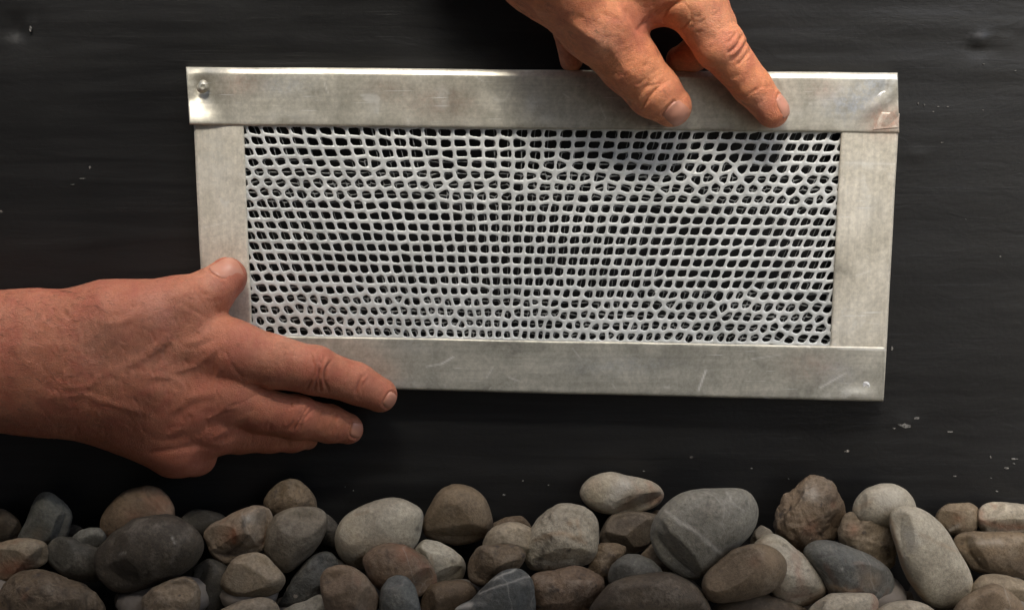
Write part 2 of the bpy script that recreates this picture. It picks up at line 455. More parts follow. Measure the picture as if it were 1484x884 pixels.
    md = o.modifiers.new("sheet", 'SOLIDIFY'); md.thickness = 1.6 * S; md.offset = 0.0
    return o

def bend_top(X, Y, D):
    q = np.exp(-(((X - 294) / 15) ** 2 + ((Y - 126) / 15) ** 2))
    D = D - 7 * q
    # dog-eared upper left corner: the sheet bends back below the dimple
    e = np.clip((330 - X) / 60, 0, 1)
    D = D - 8 * e ** 2 * np.clip((125 - Y) / 30, 0, 1)
    sm_ = lambda z_: np.clip(z_, 0, 1) ** 2 * (3 - 2 * np.clip(z_, 0, 1))
    D = D + (15 * sm_((Y - 140) / 42) - 11) * sm_((338 - X) / 50)
    c = np.exp(-(((X - 1282) / 26) ** 2 + ((Y - 150) / 24) ** 2))
    D = D + 1.6 * c * np.sin((X + Y) * 0.16)
    return X, Y, D
def bend_low(X, Y, D):
    q = np.exp(-(((X - 1240) / 22) ** 2 + ((Y - 572) / 9) ** 2))
    return X, Y, D + 2.5 * q
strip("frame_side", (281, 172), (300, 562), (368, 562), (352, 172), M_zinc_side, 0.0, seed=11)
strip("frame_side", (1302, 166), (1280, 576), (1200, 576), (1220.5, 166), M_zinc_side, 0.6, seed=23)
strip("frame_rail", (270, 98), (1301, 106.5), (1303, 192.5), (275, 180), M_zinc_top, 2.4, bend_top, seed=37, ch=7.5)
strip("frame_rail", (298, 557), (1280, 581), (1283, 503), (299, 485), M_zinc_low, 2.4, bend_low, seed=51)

# folded tab at the upper right
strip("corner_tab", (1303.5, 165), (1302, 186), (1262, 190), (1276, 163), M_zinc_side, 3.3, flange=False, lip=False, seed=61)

def dome(name, px, py, d, rx, ry, h, mat, ang=0.0, seed=0):
    nu, nv = 28, 9
    V = []
    for i in range(nu):
        for j in range(nv):
            a = 2 * math.pi * i / nu; e = j / (nv - 1) * math.pi / 2
            c_ = math.cos(e)
            x = rx * c_ * math.cos(a) * (1 + .12 * math.sin(3 * a + seed)); y = ry * c_ * math.sin(a)
            V.append((px + x * math.cos(ang) - y * math.sin(ang), py + x * math.sin(ang) + y * math.cos(ang), d + h * math.sin(e) + (0.25 * h if 0.3 < c_ < 0.6 else 0)))
    V = np.array(V)
    return mesh_obj(name, W(V[:, 0], V[:, 1], V[:, 2]) - VL, grid_faces(nu, nv, True), mat, parent=vent)
t = NT("bright_solder")
M_solder = t.out(Base_Color=(0.86, 0.86, 0.84), Metallic=0.6, Roughness=0.3, Normal=t.bump(t.noise(t.coords(), 500, 3), 0.0006, 0.8))
dome("rivet", 294, 126, F_D - 4.5, 8.5, 10, 6, M_zinc_top, 0.3, 1)
dome("rivet", 1255, 559, F_D + 2, 9, 9.5, 1.3, M_solder, 0.2, 2)
dome("rivet", 1281, 137, F_D + 2.2, 13, 6.0, 1.4, M_solder, -0.5, 4)
0 and dome("solder_blob", 1262, 196, F_D + 1.5, 9, 3, 2, M_solder, 0.7, 6)

# ---- expanded mesh
TLc, TRc, BRc, BLc = np.array([352, 181.]), np.array([1220, 192.]), np.array([1203, 500.]), np.array([366, 486.])
def uv2px(u, v):
    u = np.asarray(u)[..., None]; v = np.asarray(v)[..., None]
    return (TLc * (1 - u) + TRc * u) * (1 - v) + (BLc * (1 - u) + BRc * u) * v

def expanded(name, cols, rows, w, depth, thick, mat, seed, jit=0.035, pw=5.0, A=0.48, rear=False):
    """expanded metal sheet: rows of rounded openings, cells bounded halfway to their neighbours."""
    rs = np.random.default_rng(seed)
    px_, py_ = 868.0 / cols, 308.0 / rows
    def band(f): return math.exp(-((f - 0.25) / 0.13) ** 2) + math.exp(-((f - 0.88) / 0.16) ** 2)
    keys, pts, bs = [], [], []
    acc = 0.0
    for j in range(-2, rows + 2):
        b_ = band((j + 0.5) / rows)
        rowph = rs.normal(0, 0.03)
        for i in range(-12, cols + 12):
            f = min(max((i + 0.5) / cols, 0), 1)
            x = i + 0.5 + math.cos(math.pi * f ** 0.85) * (0.27 * (j - rows / 2) + 0.5 * A * (acc - 3.0)) + rowph
            u = x / cols; v = (j + 0.5) / rows
            if u < -0.05 or u > 1.05: continue
            if rear: v += 0.5 * b_ / rows
            u2 = u + rs.normal(0, jit * (1 + 1.4 * b_)) / cols
            v2 = v + rs.normal(0, jit * (0.35 + 1.8 * b_)) / rows + 0.0008 * math.sin(u * 11 + 1.3 * v)
            keys.append((i, j)); pts.append(uv2px(u2, v2)); bs.append(b_)
        acc += b_
    pts = np.array(pts)
    V, Fc = [], []
    for k in range(len(keys)):
        c = pts[k]; i, j = keys[k]; b_ = bs[k]
        seen = (not rear) or vnoise(np.array([[i * 1.0, j * 1.3, 5.0]]), 3.2, 4)[0] + 0.2 * b_ > 0.25
        kk = 0.42 * math.cos(math.pi * min(max((c[0] - 352) / 868, 0), 1) ** 0.85)     # bridges slant with the place
        dd = pts - c; dd[:, 0] -= kk * dd[:, 1]
        near = np.where((np.abs(dd[:, 0]) < px_ * 2.6) & (np.abs(dd[:, 1]) < py_ * 2.1))[0]
        near = near[near != k]
        if len(near) < 4: continue
        nb = dd[near]; ln = np.linalg.norm(nb, axis=1)
        o_ = np.argsort(ln)[:9]; N = nb[o_] / ln[o_][:, None]; H = ln[o_] / 2
        lim = max(px_, py_) * 0.95
        cs = []
        for a in range(len(N)):
            for b in range(a + 1, len(N)):
                det = N[a, 0] * N[b, 1] - N[a, 1] * N[b, 0]
                if abs(det) < 0.05: continue
                p = np.array([(H[a] * N[b, 1] - H[b] * N[a, 1]) / det, (N[a, 0] * H[b] - N[b, 0] * H[a]) / det])
                if (N @ p <= H + 1e-6).all() and np.hypot(*p) < lim * 1.5: cs.append(math.atan2(p[1], p[0]) % (2 * np.pi))
        ang = np.sort(np.concatenate([np.linspace(0, 2 * np.pi, 18, endpoint=False) + 0.013, cs]))
        dirs = np.stack([np.cos(ang), np.sin(ang)], 1)
        cosv = dirs @ N.T
        # strands running along the sheet are a little wider than the bridges
        wi = (w if seen else 0.3) * (0.86 + 0.22 * np.abs(N[:, 1])) * (1 + 0.14 * rs.normal(size=len(H))) * (1 + 0.10 * b_)
        with np.errstate(divide='ignore', invalid='ignore'):
            tt = np.where(cosv > 1e-3, H / cosv, 1e9)
            ti = np.where(cosv > 1e-3, np.maximum(H - wi, 0.8) / cosv, 1e9)
        Ro = np.minimum(tt.min(1), lim * 1.4)
        pp = pw * rs.uniform(0.8, 1.4) * (1.25 if b_ < 0.4 else 1.0)
        Rh = (ti ** -pp).sum(1) ** (-1 / pp)
        Rh = np.minimum(Rh * (1 + 0.035 * rs.normal(size=len(ang))), Ro - 0.25)
        n = len(ang); b0 = len(V)
        sheen = depth + 0.9 * math.sin(c[0] * 0.011) * math.cos(c[1] * 0.017)
        for (Rr, dz) in ((Ro + 0.2, -0.03), (Ro + (Rh - Ro) * 0.75, -0.03 * thick), (Rh, -0.30 * thick), (Rh + 0.25, -thick)):
            P = dirs * Rr[:, None]; P[:, 0] += kk * P[:, 1]; P = P + c
            for g_ in P: V.append((g_[0], g_[1], sheen + dz))
        for r_ in range(3):
            for m in range(n):
                m2 = (m + 1) % n
                Fc.append((b0 + r_ * n + m, b0 + r_ * n + m2, b0 + (r_ + 1) * n + m2, b0 + (r_ + 1) * n + m))
    V = np.array(V)
    V[:, 0] = np.clip(V[:, 0], 346, 1226); V[:, 1] = np.clip(V[:, 1], 176, 505)
    return mesh_obj(name, W(V[:, 0], V[:, 1], V[:, 2]) - VL, np.array(Fc)[:, ::-1], mat, parent=vent)
expanded("mesh_panel", 49, 20, 2.2, F_D - 3.5, 1.6, M_mesh, 5, A=0.86, jit=0.045, pw=3.8)
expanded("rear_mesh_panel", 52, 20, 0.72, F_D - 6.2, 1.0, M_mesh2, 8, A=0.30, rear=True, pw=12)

# ------------------------------------------------------------------ hands: one signed-distance surface each
def rcone(P, a, b, ra, rb, f=1.0):
    a = np.array(a, float); b = np.array(b, float)
    s_ = np.array([1, 1, f])
    pa = (P - a) * s_; ba = (b - a) * s_
    h = np.clip((pa @ ba) / (ba @ ba), 0, 1)
    h2 = h * h * (3 - 2 * h) * 0.35 + h * 0.65
    return np.linalg.norm(pa - h[:, None] * ba, axis=1) - (ra + (rb - ra) * h2)

def smin(a, b, k):
    h = np.clip(0.5 + 0.5 * (b - a) / k, 0, 1)
    return b + (a - b) * h - k * h * (1 - h)

def chain(P, pts, k=6.0, bul=()):
    """pts: list of (x,y,d,r); bul: extra spheres."""
    s_ = None
    for p, q in zip(pts[:-1], pts[1:]):
        c = rcone(P, p[:3], q[:3], p[3], q[3])
        s_ = c if s_ is None else smin(s_, c, k)
    for b in bul:
        s_ = smin(s_, np.linalg.norm((P - np.array(b[:3])), axis=1) - b[3], k)
    return s_

def surface_nets(sdf, lo, hi, vox):
    lo = np.array(lo, float); n = np.ceil((np.array(hi) - lo) / vox).astype(int) + 1
    c = 4; nc = (n // c) + 2
    g = np.stack(np.meshgrid(*[np.arange(k) for k in nc], indexing='ij'), -1).reshape(-1, 3)
    dc = sdf(lo + g * (vox * c)).reshape(nc)
    full = np.repeat(np.repeat(np.repeat(dc, c, 0), c, 1), c, 2)[:n[0], :n[1], :n[2]].astype(np.float32)
    act = np.argwhere(np.abs(full) < vox * c * 2.2)
    vals = np.empty(len(act), np.float32)
    for s0 in range(0, len(act), 400000):
        vals[s0:s0 + 400000] = sdf(lo + act[s0:s0 + 400000] * vox)
    full[act[:, 0], act[:, 1], act[:, 2]] = vals
    inside = full < 0
    # cells that change sign
    cnt = np.zeros(np.array(full.shape) - 1, np.int8)
    for a in (0, 1):
        for b in (0, 1):
            for d in (0, 1):
                cnt += inside[a:a + cnt.shape[0], b:b + cnt.shape[1], d:d + cnt.shape[2]]
    cells = np.argwhere((cnt > 0) & (cnt < 8))
    idx = -np.ones(cnt.shape, np.int64); idx[cells[:, 0], cells[:, 1], cells[:, 2]] = np.arange(len(cells))
    acc = np.zeros((len(cells), 3)); num = np.zeros(len(cells))
    corners = [(a, b, d) for a in (0, 1) for b in (0, 1) for d in (0, 1)]
    for p in corners:
        for ax in range(3):
            if p[ax]: continue
            q = list(p); q[ax] = 1
            v0 = full[cells[:, 0] + p[0], cells[:, 1] + p[1], cells[:, 2] + p[2]]
            v1 = full[cells[:, 0] + q[0], cells[:, 1] + q[1], cells[:, 2] + q[2]]
            m = (v0 < 0) != (v1 < 0)
            tt = np.where(m, v0 / np.where(m, v0 - v1, 1), 0)
            pt = np.tile(np.array(p, float), (len(cells), 1)); pt[:, ax] += tt
            acc[m] += pt[m]; num[m] += 1
    V = lo + (cells + acc / num[:, None]) * vox
    faces = []
    for ax in range(3):
        o1, o2 = (ax + 1) % 3, (ax + 2) % 3
        sl0 = [slice(None)] * 3; sl1 = [slice(None)] * 3
        sl0[ax] = slice(0, -1); sl1[ax] = slice(1, None)
        m = inside[tuple(sl0)] != inside[tuple(sl1)]
        e = np.argwhere(m)
        e = e[(e[:, o1] > 0) & (e[:, o2] > 0) & (e[:, o1] < cnt.shape[o1]) & (e[:, o2] < cnt.shape[o2])]
        flip = inside[e[:, 0], e[:, 1], e[:, 2]]
        def cell(d1, d2):
            q = e.copy(); q[:, o1] -= d1; q[:, o2] -= d2
            return idx[q[:, 0], q[:, 1], q[:, 2]]
        quad = np.stack([cell(1, 1), cell(0, 1), cell(0, 0), cell(1, 0)], 1)
        quad = np.where(flip[:, None], quad, quad[:, ::-1])
        faces.append(quad)
    Fq = np.concatenate(faces); Fq = Fq[(Fq >= 0).all(1)]
    return V, Fq

def grad(sdf, V, e=0.8):
    g = np.stack([sdf(V + np.eye(3)[k] * e) - sdf(V - np.eye(3)[k] * e) for k in range(3)], 1)
    return g / (np.linalg.norm(g, axis=1)[:, None] + 1e-9)

def taper(V, pts):
    """fades a line towards both ends."""
    pts = np.array(pts, float); a, b = pts[0], pts[-1]
    ba = b - a; h = ((V[:, :2] - a) @ ba) / (ba @ ba)
    return np.clip(np.minimum(h, 1 - h) * 4 + 0.25, 0.0, 1)

t = NT("body_hair")
M_hair = t.out(Base_Color=(0.10, 0.05, 0.03), Roughness=0.5)

def build_hand(name, sdf, lo, hi, vox, mat, lines, ruddy, pale, nails, label, seed=0, cut=None, hair=()):
    V, Fq = surface_nets(sdf, lo, hi, vox)
    for _ in range(2):
        V = V - sdf(V)[:, None] * grad(sdf, V) * 0.9
    N = grad(sdf, V, 1.6)
    front = np.clip(N[:, 2] * 2.0 + 0.6, 0, 1)
    disp = 0.7 * vnoise(V, 38, seed) + 0.25 * vnoise(V, 13, seed + 1) + 0.22 * fbm(V, 6, seed + 2, 2)
    for (pts, w, h) in lines:
        dd = seg_dist(V, pts) + 0.9 * vnoise(V, 9, seed + 5)
        disp += h * np.exp(-(dd / w) ** 2) * front * taper(V, pts)
    rud = np.zeros(len(V)); pal = np.zeros(len(V))
    for (x, y, r, a) in ruddy: rud += 1.35 * a * np.exp(-(((V[:, 0] - x) ** 2 + (V[:, 1] - y) ** 2) / r ** 2))
    for (x, y, r, a) in pale: pal += a * np.exp(-(((V[:, 0] - x) ** 2 + (V[:, 1] - y) ** 2) / r ** 2))
    nail_meshes = []
    for (c, ax, nm, ln, wd) in nails:
        c = np.array(c, float); ax = np.array(ax, float); nm = np.array(nm, float)
        ax /= np.linalg.norm(ax); nm -= ax * (nm @ ax); nm /= np.linalg.norm(nm); sd_ = np.cross(nm, ax)
        q = V - c; a_ = q @ ax / (ln / 2); b_ = q @ sd_ / (wd / 2); on = (q @ nm) > 0
        e = (np.abs(a_) ** 2.6 + np.abs(b_) ** 2.6) ** (1 / 2.6)
        disp += np.where(on, -1.5 * np.exp(-((e - 1.06) / 0.10) ** 2) * (a_ < 0.95) + 0.9 * np.exp(-((e - 1.3) / 0.14) ** 2) * (a_ < 0.7) - 0.8 * (e < 1.0), 0)
        # the plate
        nu, nv = 15, 15
        VV, keep = [], []
        A_, B_ = np.meshgrid(np.linspace(-1, 1, nu), np.linspace(-1, 1, nv), indexing='ij')
        # map the square to a rounded plate
        AA = A_ * np.sqrt(1 - 0.36 * B_ ** 2); BB = B_ * np.sqrt(1 - 0.30 * A_ ** 2)
        st = c + AA.ravel()[:, None] * ax * ln / 2 + BB.ravel()[:, None] * sd_ * wd / 2 + nm * 30
        pos = st.copy()
        for _ in range(60):
            pos = pos - nm * np.clip(sdf(pos), -2, 4)[:, None] * 0.7
        rim = np.maximum(np.abs(A_), np.abs(B_)).ravel()
        lift = 0.7 - 1.8 * np.clip((rim - 0.8) / 0.2, 0, 1) * (A_.ravel() < 0.75) + 0.5 * (A_.ravel() > 0.9)
        top = pos + nm * lift[:, None]
        bot = top - nm * 1.6
        f1 = grid_faces(nu, nv)
        nail_meshes.append((np.concatenate([top, bot]), np.concatenate([f1, f1[:, ::-1] + nu * nv]), nu, nv))
    V2 = V + N * disp[:, None]
    base = W(*(np.array(cut) if cut is not None else V.mean(0)))
    P = W(V2[:, 0], V2[:, 1], V2[:, 2]) - base
    o = mesh_obj(name, P, Fq, mat, label=label, cat="hand")
    o.location = base
    me = o.data
    for nm_, arr in (("ruddy", rud), ("pale", pal)):
        at = me.attributes.new(nm_, 'FLOAT', 'POINT'); at.data.foreach_set("value", np.clip(arr, 0, 1).astype(np.float32))
    for (VV, ff, nu, nv) in nail_meshes:
        n_ = nu * nv
        rim = [(i, 0) for i in range(nu)] + [(nu - 1, j) for j in range(1, nv)] + [(i, nv - 1) for i in range(nu - 2, -1, -1)] + [(0, j) for j in range(nv - 2, 0, -1)]
        ids = [i * nv + j for i, j in rim]
        side = np.array([(ids[k], ids[(k + 1) % len(ids)], ids[(k + 1) % len(ids)] + n_, ids[k] + n_) for k in range(len(ids))])
        mesh_obj("fingernail", W(VV[:, 0], VV[:, 1], VV[:, 2]) - base, np.concatenate([ff, side]), M_nail, parent=o)
    if hair:
        rh = np.random.default_rng(seed + 70)
        HV, HF = [], []
        cand = np.where(N[:, 2] > -0.2)[0]
        for (x0, x1, y0, y1, n_h, ang_) in hair:
            ok = cand[(V2[cand, 0] > x0) & (V2[cand, 0] < x1) & (V2[cand, 1] > y0) & (V2[cand, 1] < y1)]
            for vi in rh.choice(ok, n_h):
                a_ = R(rh.normal(ang_, 22)); l_ = rh.uniform(7, 15)
                p_ = V2[vi]; nr = N[vi]; tdir = np.array([math.cos(a_), math.sin(a_), 0]); tdir -= nr * (tdir @ nr); tdir /= np.linalg.norm(tdir) + 1e-6
                b_ = len(HV); sdv = np.cross(nr, tdir)
                for k in range(4):
                    f_ = k / 3; c_ = p_ + tdir * l_ * f_ + nr * (0.2 + 2.4 * f_ * (1.2 - f_)) + sdv * rh.normal(0, .35)
                    w_ = 0.24 * (1 - f_ * 0.8)
                    HV += [c_ + sdv * w_, c_ - sdv * w_, c_ + nr * w_]
                    if k: 
                        for m in range(3): HF.append((b_ + (k - 1) * 3 + m, b_ + (k - 1) * 3 + (m + 1) % 3, b_ + k * 3 + (m + 1) % 3, b_ + k * 3 + m))
        HV = np.array(HV)
        mesh_obj("hair", W(HV[:, 0], HV[:, 1], HV[:, 2]) - base, np.array(HF), M_hair, parent=o, kind="stuff")
    # consistent outward normals
    bm = bmesh.new(); bm.from_mesh(me); bmesh.ops.recalc_face_normals(bm, faces=bm.faces); bm.to_mesh(me); bm.free()
    me.polygons.foreach_set("use_smooth", [True] * len(me.polygons))
    for ch in o.children:
        bm = bmesh.new(); bm.from_mesh(ch.data); bmesh.ops.recalc_face_normals(bm, faces=bm.faces); bm.to_mesh(ch.data); bm.free()
        ch.data.polygons.foreach_set("use_smooth", [True] * len(ch.data.polygons))
    return o

def sdf_left(P):
    arm = smin(rcone(P, (-160, 518, 118), (60, 526, 112), 101, 104, 1.55), rcone(P, (-560, 500, 150), (-160, 518, 118), 128, 101, 1.4), 20)
    arm = smin(arm, rcone(P, (60, 526, 112), (150, 535, 110), 103, 98, 1.6), 20)
    pm = [((110, 480, 112), (335, 510, 97), 55, 45), ((105, 510, 114), (325, 572, 84), 60, 43),
          ((100, 545, 105), (300, 620, 68), 60, 40), ((100, 568, 95), (258, 646, 62), 60, 45)]
    palm = arm
    for a, b, ra, rb in pm: palm = smin(palm, rcone(P, a, b, ra, rb, 1.12), 22)
    palm = smin(palm, rcone(P, (150, 560, 85), (270, 590, 75), 60, 55), 24)
    # thumb mound and thumb
    th = smin(rcone(P, (160, 470, 116), (255, 447, 104), 66, 46), rcone(P, (255, 447, 104), (303, 425, 84), 46, 35.5), 10)
    th = smin(th, rcone(P, (303, 425, 84), (329, 402, 69), 35.5, 29.5), 6)
    s_ = smin(palm, th, 26)
    idx = chain(P, [(335, 510, 97, 45), (395, 524, 94, 39), (452, 536, 86, 34.5), (515, 555, 74, 30), (550, 572, 65, 25.5)], 6, [(458, 536, 87, 35)])
    mid = chain(P, [(325, 572, 84, 42), (375, 594, 76, 33), (428, 605, 64, 31), (477, 614, 50, 27.5), (504, 621, 38, 22.5)], 6, [(432, 604, 66, 31.5)])
    rin = chain(P, [(300, 620, 68, 39), (345, 625, 52, 32), (388, 627, 40, 29), (425, 633, 28, 22), (446, 637, 22, 15)], 6)
    pin = chain(P, [(258, 646, 62, 45), (286, 662, 42, 26), (272, 664, 24, 21)], 8)
    f = smin(idx, mid, 2); f = smin(f, rin, 4); f = smin(f, pin, 6)
    return smin(s_, f, 16)

def perp(cx, cy, ang, l, bow=0.0, n=7):
    """short curved line across a finger at angle ang (deg)."""
    a = R(ang); dx, dy = math.cos(a), math.sin(a)
    return [(cx + dx * l * k + -dy * bow * (1 - k * k), cy + dy * l * k + dx * bow * (1 - k * k)) for k in np.linspace(-1, 1, n)]

def knuckle(cx, cy, ang, l, n, gap, w=1.9, h=-2.0, bow=5):
    out = []
    a = R(ang + 90)
    for k in range(n):
        o_ = (k - (n - 1) / 2) * gap
        sc = 1 - 0.25 * abs(k - (n - 1) / 2)
        out.append((perp(cx + math.cos(a) * o_, cy + math.sin(a) * o_, ang, l * sc, -bow * (1 if o_ > 0 else -1)), w, h * sc))
    return out

L_lines = []
L_lines += [(perp(448, 538, 98, 25, -8), 2.0, -4.2), (perp(458, 539, 97, 27, -4), 1.9, -5.0), (perp(468, 541, 97, 26, 4), 1.9, -5.0), (perp(478, 544, 97, 23, 8), 2.2, -4.0), (perp(463, 540, 97, 22, 0), 2.6, 2.4), (perp(473, 542, 97, 22, 6), 2.4, 2.0), (perp(453, 538, 97, 22, -6), 2.4, 1.6)]
L_lines += knuckle(524, 558, 112, 18, 3, 7, 1.7, -2.8)
L_lines += [(perp(427, 606, 122, 20, -3), 2.0, -3.6), (perp(436, 606, 122, 22, 0), 2.0, -4.4), (perp(445, 608, 122, 19, 4), 2.0, -3.6), (perp(431.5, 606, 122, 18, -1), 2.2, 1.6), (perp(440.5, 607, 122, 18, 2), 2.2, 1.6)]
L_lines += knuckle(486, 618, 108, 14, 3, 5, 1.5, -1.2)
L_lines += knuckle(298, 426, 50, 18, 3, 6, 1.6, -1.0)
L_lines += [
    ([(238, 452), (246, 470), (240, 492), (222, 508), (196, 526), (165, 540)], 7.0, 1.5),
    ([(258, 470), (254, 496), (232, 518), (200, 536)], 10.0, -1.0),
    ([(312, 470), (304, 482), (286, 494), (262, 500)], 5.0, 1.3), ([(318, 482), (304, 496), (275, 508)], 4.0, -1.1),
    ([(235, 606), (256, 592), (276, 576), (320, 568)], 5.5, 1.2), ([(240, 614), (262, 600), (282, 585), (320, 579)], 5, -0.7),
    ([(298, 608), (318, 598), (330, 588)], 4.0, 1.6), ([(236, 634), (258, 624), (268, 616)], 5.0, 1.4),
    ([(308, 562), (317, 535), (318, 510)], 3.0, 1.4), ([(302, 562), (310, 535), (312, 510)], 2.4, -1.1),
    ([(117, 530), (116, 480), (122, 450)], 2.6, 0.9), ([(122, 530), (121, 480), (127, 450)], 2.2, -0.6),
    ([(180, 500), (260, 505), (330, 508)], 14, 1.2), ([(170, 555), (250, 572), (310, 578)], 12, 1.2),
    ([(200, 560), (280, 545), (318, 540)], 9, -0.9), ([(200, 600), (270, 600)], 8, -0.8),
    ([(345, 478), (350, 500), (345, 520)], 2.2, -1.0), ([(356, 482), (362, 505), (358, 530)], 2.0, -0.9), ([(368, 488), (374, 510), (370, 535)], 2.0, -0.8),
    ([(380, 492), (388, 515), (384, 540)], 1.8, -0.7), ([(352, 560), (385, 560)], 2.4, -1.4), ([(345, 545), (372, 552)], 2.0, -0.9),
    ([(325, 500), (332, 520), (340, 535)], 2.0, -0.9), ([(335, 530), (350, 545), (352, 560)], 2.2, -0.9), ([(395, 520), (400, 545)], 1.8, -0.6), ([(410, 516), (414, 540)], 1.8, -0.5),
    ([(262, 440), (285, 452), (305, 462)], 3.0, -1.0), ([(275, 415), (290, 436)], 2.0, -0.7), ([(284, 410), (300, 432)], 2.0, -0.7),
    ([(330, 590), (352, 584), (375, 570)], 2.5, -1.0), ([(318, 600), (340, 597)], 2.2, -0.8), ([(360, 600), (372, 590)], 2.0, -0.8),
    ([(70, 575), (120, 572), (170, 588), (225, 604)], 5.5, 1.5), ([(150, 545), (130, 560), (90, 562)], 4.5, 1.2), ([(250, 540), (285, 530), (305, 512), (322, 498)], 4.5, 1.4),
    ([(305, 640), (340, 612), (362, 600)], 4.0, 1.0), ([(140, 470), (175, 468), (205, 452)], 5.0, 1.0), ([(268, 560), (250, 548), (215, 545)], 4.5, 1.3), ([(196, 480), (212, 500), (206, 520)], 4, -0.8),
    ([(215, 655), (250, 652), (285, 646), (315, 652)], 5, -2.2), ([(290, 645), (335, 632), (372, 628)], 5, -1.2),
    ([(60, 470), (100, 480)], 4, 0.6), ([(30, 560), (110, 590), (170, 600)], 9, 1.0),
    ([(0, 500), (60, 505), (110, 500)], 9, 0.9), ([(235, 430), (262, 425), (290, 418)], 8, 1.2), ([(240, 425), (262, 410), (280, 405)], 4, 0.8),
]
rw = np.random.default_rng(3)
for _ in range(330):      # fine crepey wrinkles over the back of the hand
    x, y = rw.uniform(60, 330), rw.uniform(440, 640); a = R(rw.normal(75, 22)); l = rw.uniform(7, 20)
    L_lines.append(([(x, y), (x + l * .5 * math.cos(a) + rw.normal(0, 1.5), y + l * .5 * math.sin(a)), (x + l * math.cos(a), y + l * math.sin(a))], 1.5, -0.75))
for (x0, y0, x1, y1, r_) in ((395, 524, 440, 534, 30), (490, 546, 540, 566, 22), (385, 597, 420, 604, 24), (455, 608, 495, 618, 20), (290, 432, 318, 414, 24), (340, 628, 420, 634, 22)):
    for k in range(12):
        u_ = rw.uniform(0, 1); o_ = rw.uniform(-.8, .8) * r_
        dx, dy = x1 - x0, y1 - y0; L_ = math.hypot(dx, dy); nx_, ny_ = -dy / L_, dx / L_
        cx_, cy_ = x0 + dx * u_ + nx_ * o_, y0 + dy * u_ + ny_ * o_; h_ = rw.uniform(3, 8); j_ = rw.normal(0, 1.5)
        L_lines.append(([(cx_ - nx_ * h_, cy_ - ny_ * h_), (cx_ + j_, cy_), (cx_ + nx_ * h_, cy_ + ny_ * h_)], 1.3, -0.8))
L_nails = [((327, 391, 90), (0.76, -0.60, -0.22), (-0.42, -0.62, 0.66), 42, 34),
           ((564, 579, 78), (0.62, 0.42, -0.60), (0.58, 0.30, 0.74), 22, 24),
           ((514, 622, 50), (0.72, 0.25, -0.60), (0.62, 0.14, 0.76), 22, 24)]
hand_l = build_hand("hand", sdf_left, (-560, 340, 2), (590, 705, 290), 2.4, M_skin, L_lines,
    [(460, 537, 26, .45), (525, 558, 20, .4), (560, 578, 18, .3), (435, 602, 24, .45), (325, 520, 40, .3), (345, 400, 22, .5), (300, 600, 60, .25), (262, 670, 50, .35), (200, 430, 60, .2)],
    [(232, 450, 30, .25), (140, 500, 40, .15), (310, 410, 14, .25)],
    L_nails, "bare hand and forearm from the left, thumb on vent frame, forefinger on its bottom rail", seed=1, cut=(150, 530, 60), hair=((-20, 160, 410, 640, 330, 20), (140, 300, 430, 640, 45, 35)))

def sdf_right(P):
    palm = rcone(P, (700, -210, 105), (800, -62, 98), 110, 90, 1.45)
    palm = smin(palm, rcone(P, (560, -520, 150), (720, -220, 120), 105, 92, 1.2), 40)
    palm = smin(palm, rcone(P, (860, -190, 105), (960, -70, 94), 90, 62, 1.3), 30)
    palm = smin(palm, rcone(P, (820, -70, 108), (975, -45, 92), 72, 54), 26)
    palm = smin(palm, rcone(P, (896, -2, 76), (985, -10, 80), 52, 46), 18)
    th = chain(P, [(800, -60, 112, 86), (866, 30, 102, 60), (912, 92, 88, 44), (948, 133, 76, 38), (972, 154, 68, 31)], 10)
    idx = chain(P, [(980, -60, 92, 56), (1004, 2, 96, 46), (1042, 66, 90, 36), (1089, 125, 73, 29), (1119, 161, 64, 25)], 7, [(1044, 66, 92, 37)])
    m3 = chain(P, [(1000, -50, 70, 40), (1042, 36, 44, 25), (1004, 80, 34, 24), (984, 86, 30, 19)], 6)
    m4 = chain(P, [(800, -50, 80, 50), (820, 40, 40, 20), (828, 88, 28, 16.5)], 6)
    s_ = smin(palm, th, 18)
    s_ = smin(s_, idx, 16)
    return smin(smin(s_, m3, 5), m4, 5)
R_lines = []
R_lines += [(perp(950, 138, 133, 30, 5), 2.6, -3.2), (perp(940, 126, 133, 24, 3), 2.2, -1.4)]
R_lines += [(perp(1066, 64, -50, 18, 3), 2.0, -4.4), (perp(1071, 74, -50, 20, 3), 2.0, -4.6), (perp(1077, 84, -48, 15, 2), 2.0, -3.4), (perp(1060, 55, -50, 12, 2), 2.0, -2.4), (perp(1068, 69, -50, 15, 3), 2.4, 1.8)]
R_lines += knuckle(1096, 130, -37, 15, 2, 6, 1.6, -1.2, 3)
R_lines += [([(905, 10), (922, 40), (930, 52)], 5.0, -3.0), ([(925, 45), (945, 20), (975, 5)], 3.0, -2.6),
            ([(958, 32), (970, 12), (990, 0)], 3.0, -2.6), ([(985, 45), (1002, 30), (1000, 10)], 2.6, -1.8), ([(880, 60), (905, 100), (925, 115)], 6, 1.4),
            ([(820, 30), (860, 55), (880, 75)], 7, 2.0), ([(930, 128), (955, 122), (968, 110)], 2.2, -1.8), ([(770, 10), (800, 40), (840, 80)], 9, -1.0),
            ([(1010, 5), (1030, 40), (1045, 55)], 8, 1.2), ([(870, 20), (900, 30)], 5, -1.2), ([(1020, 95), (1032, 100), (1045, 92)], 2.0, -1.2),
            ([(1068, 140), (1080, 142), (1090, 134)], 2.0, -1.2)]
for _ in range(45):
    x, y = rw.uniform(750, 950), rw.uniform(-20, 110); a = R(rw.normal(-35, 18)); l = rw.uniform(6, 14)
    R_lines.append(([(x, y), (x + l * .5 * math.cos(a), y + l * .5 * math.sin(a) + rw.normal(0, 1.5)), (x + l * math.cos(a), y + l * math.sin(a))], 1.5, -0.75))
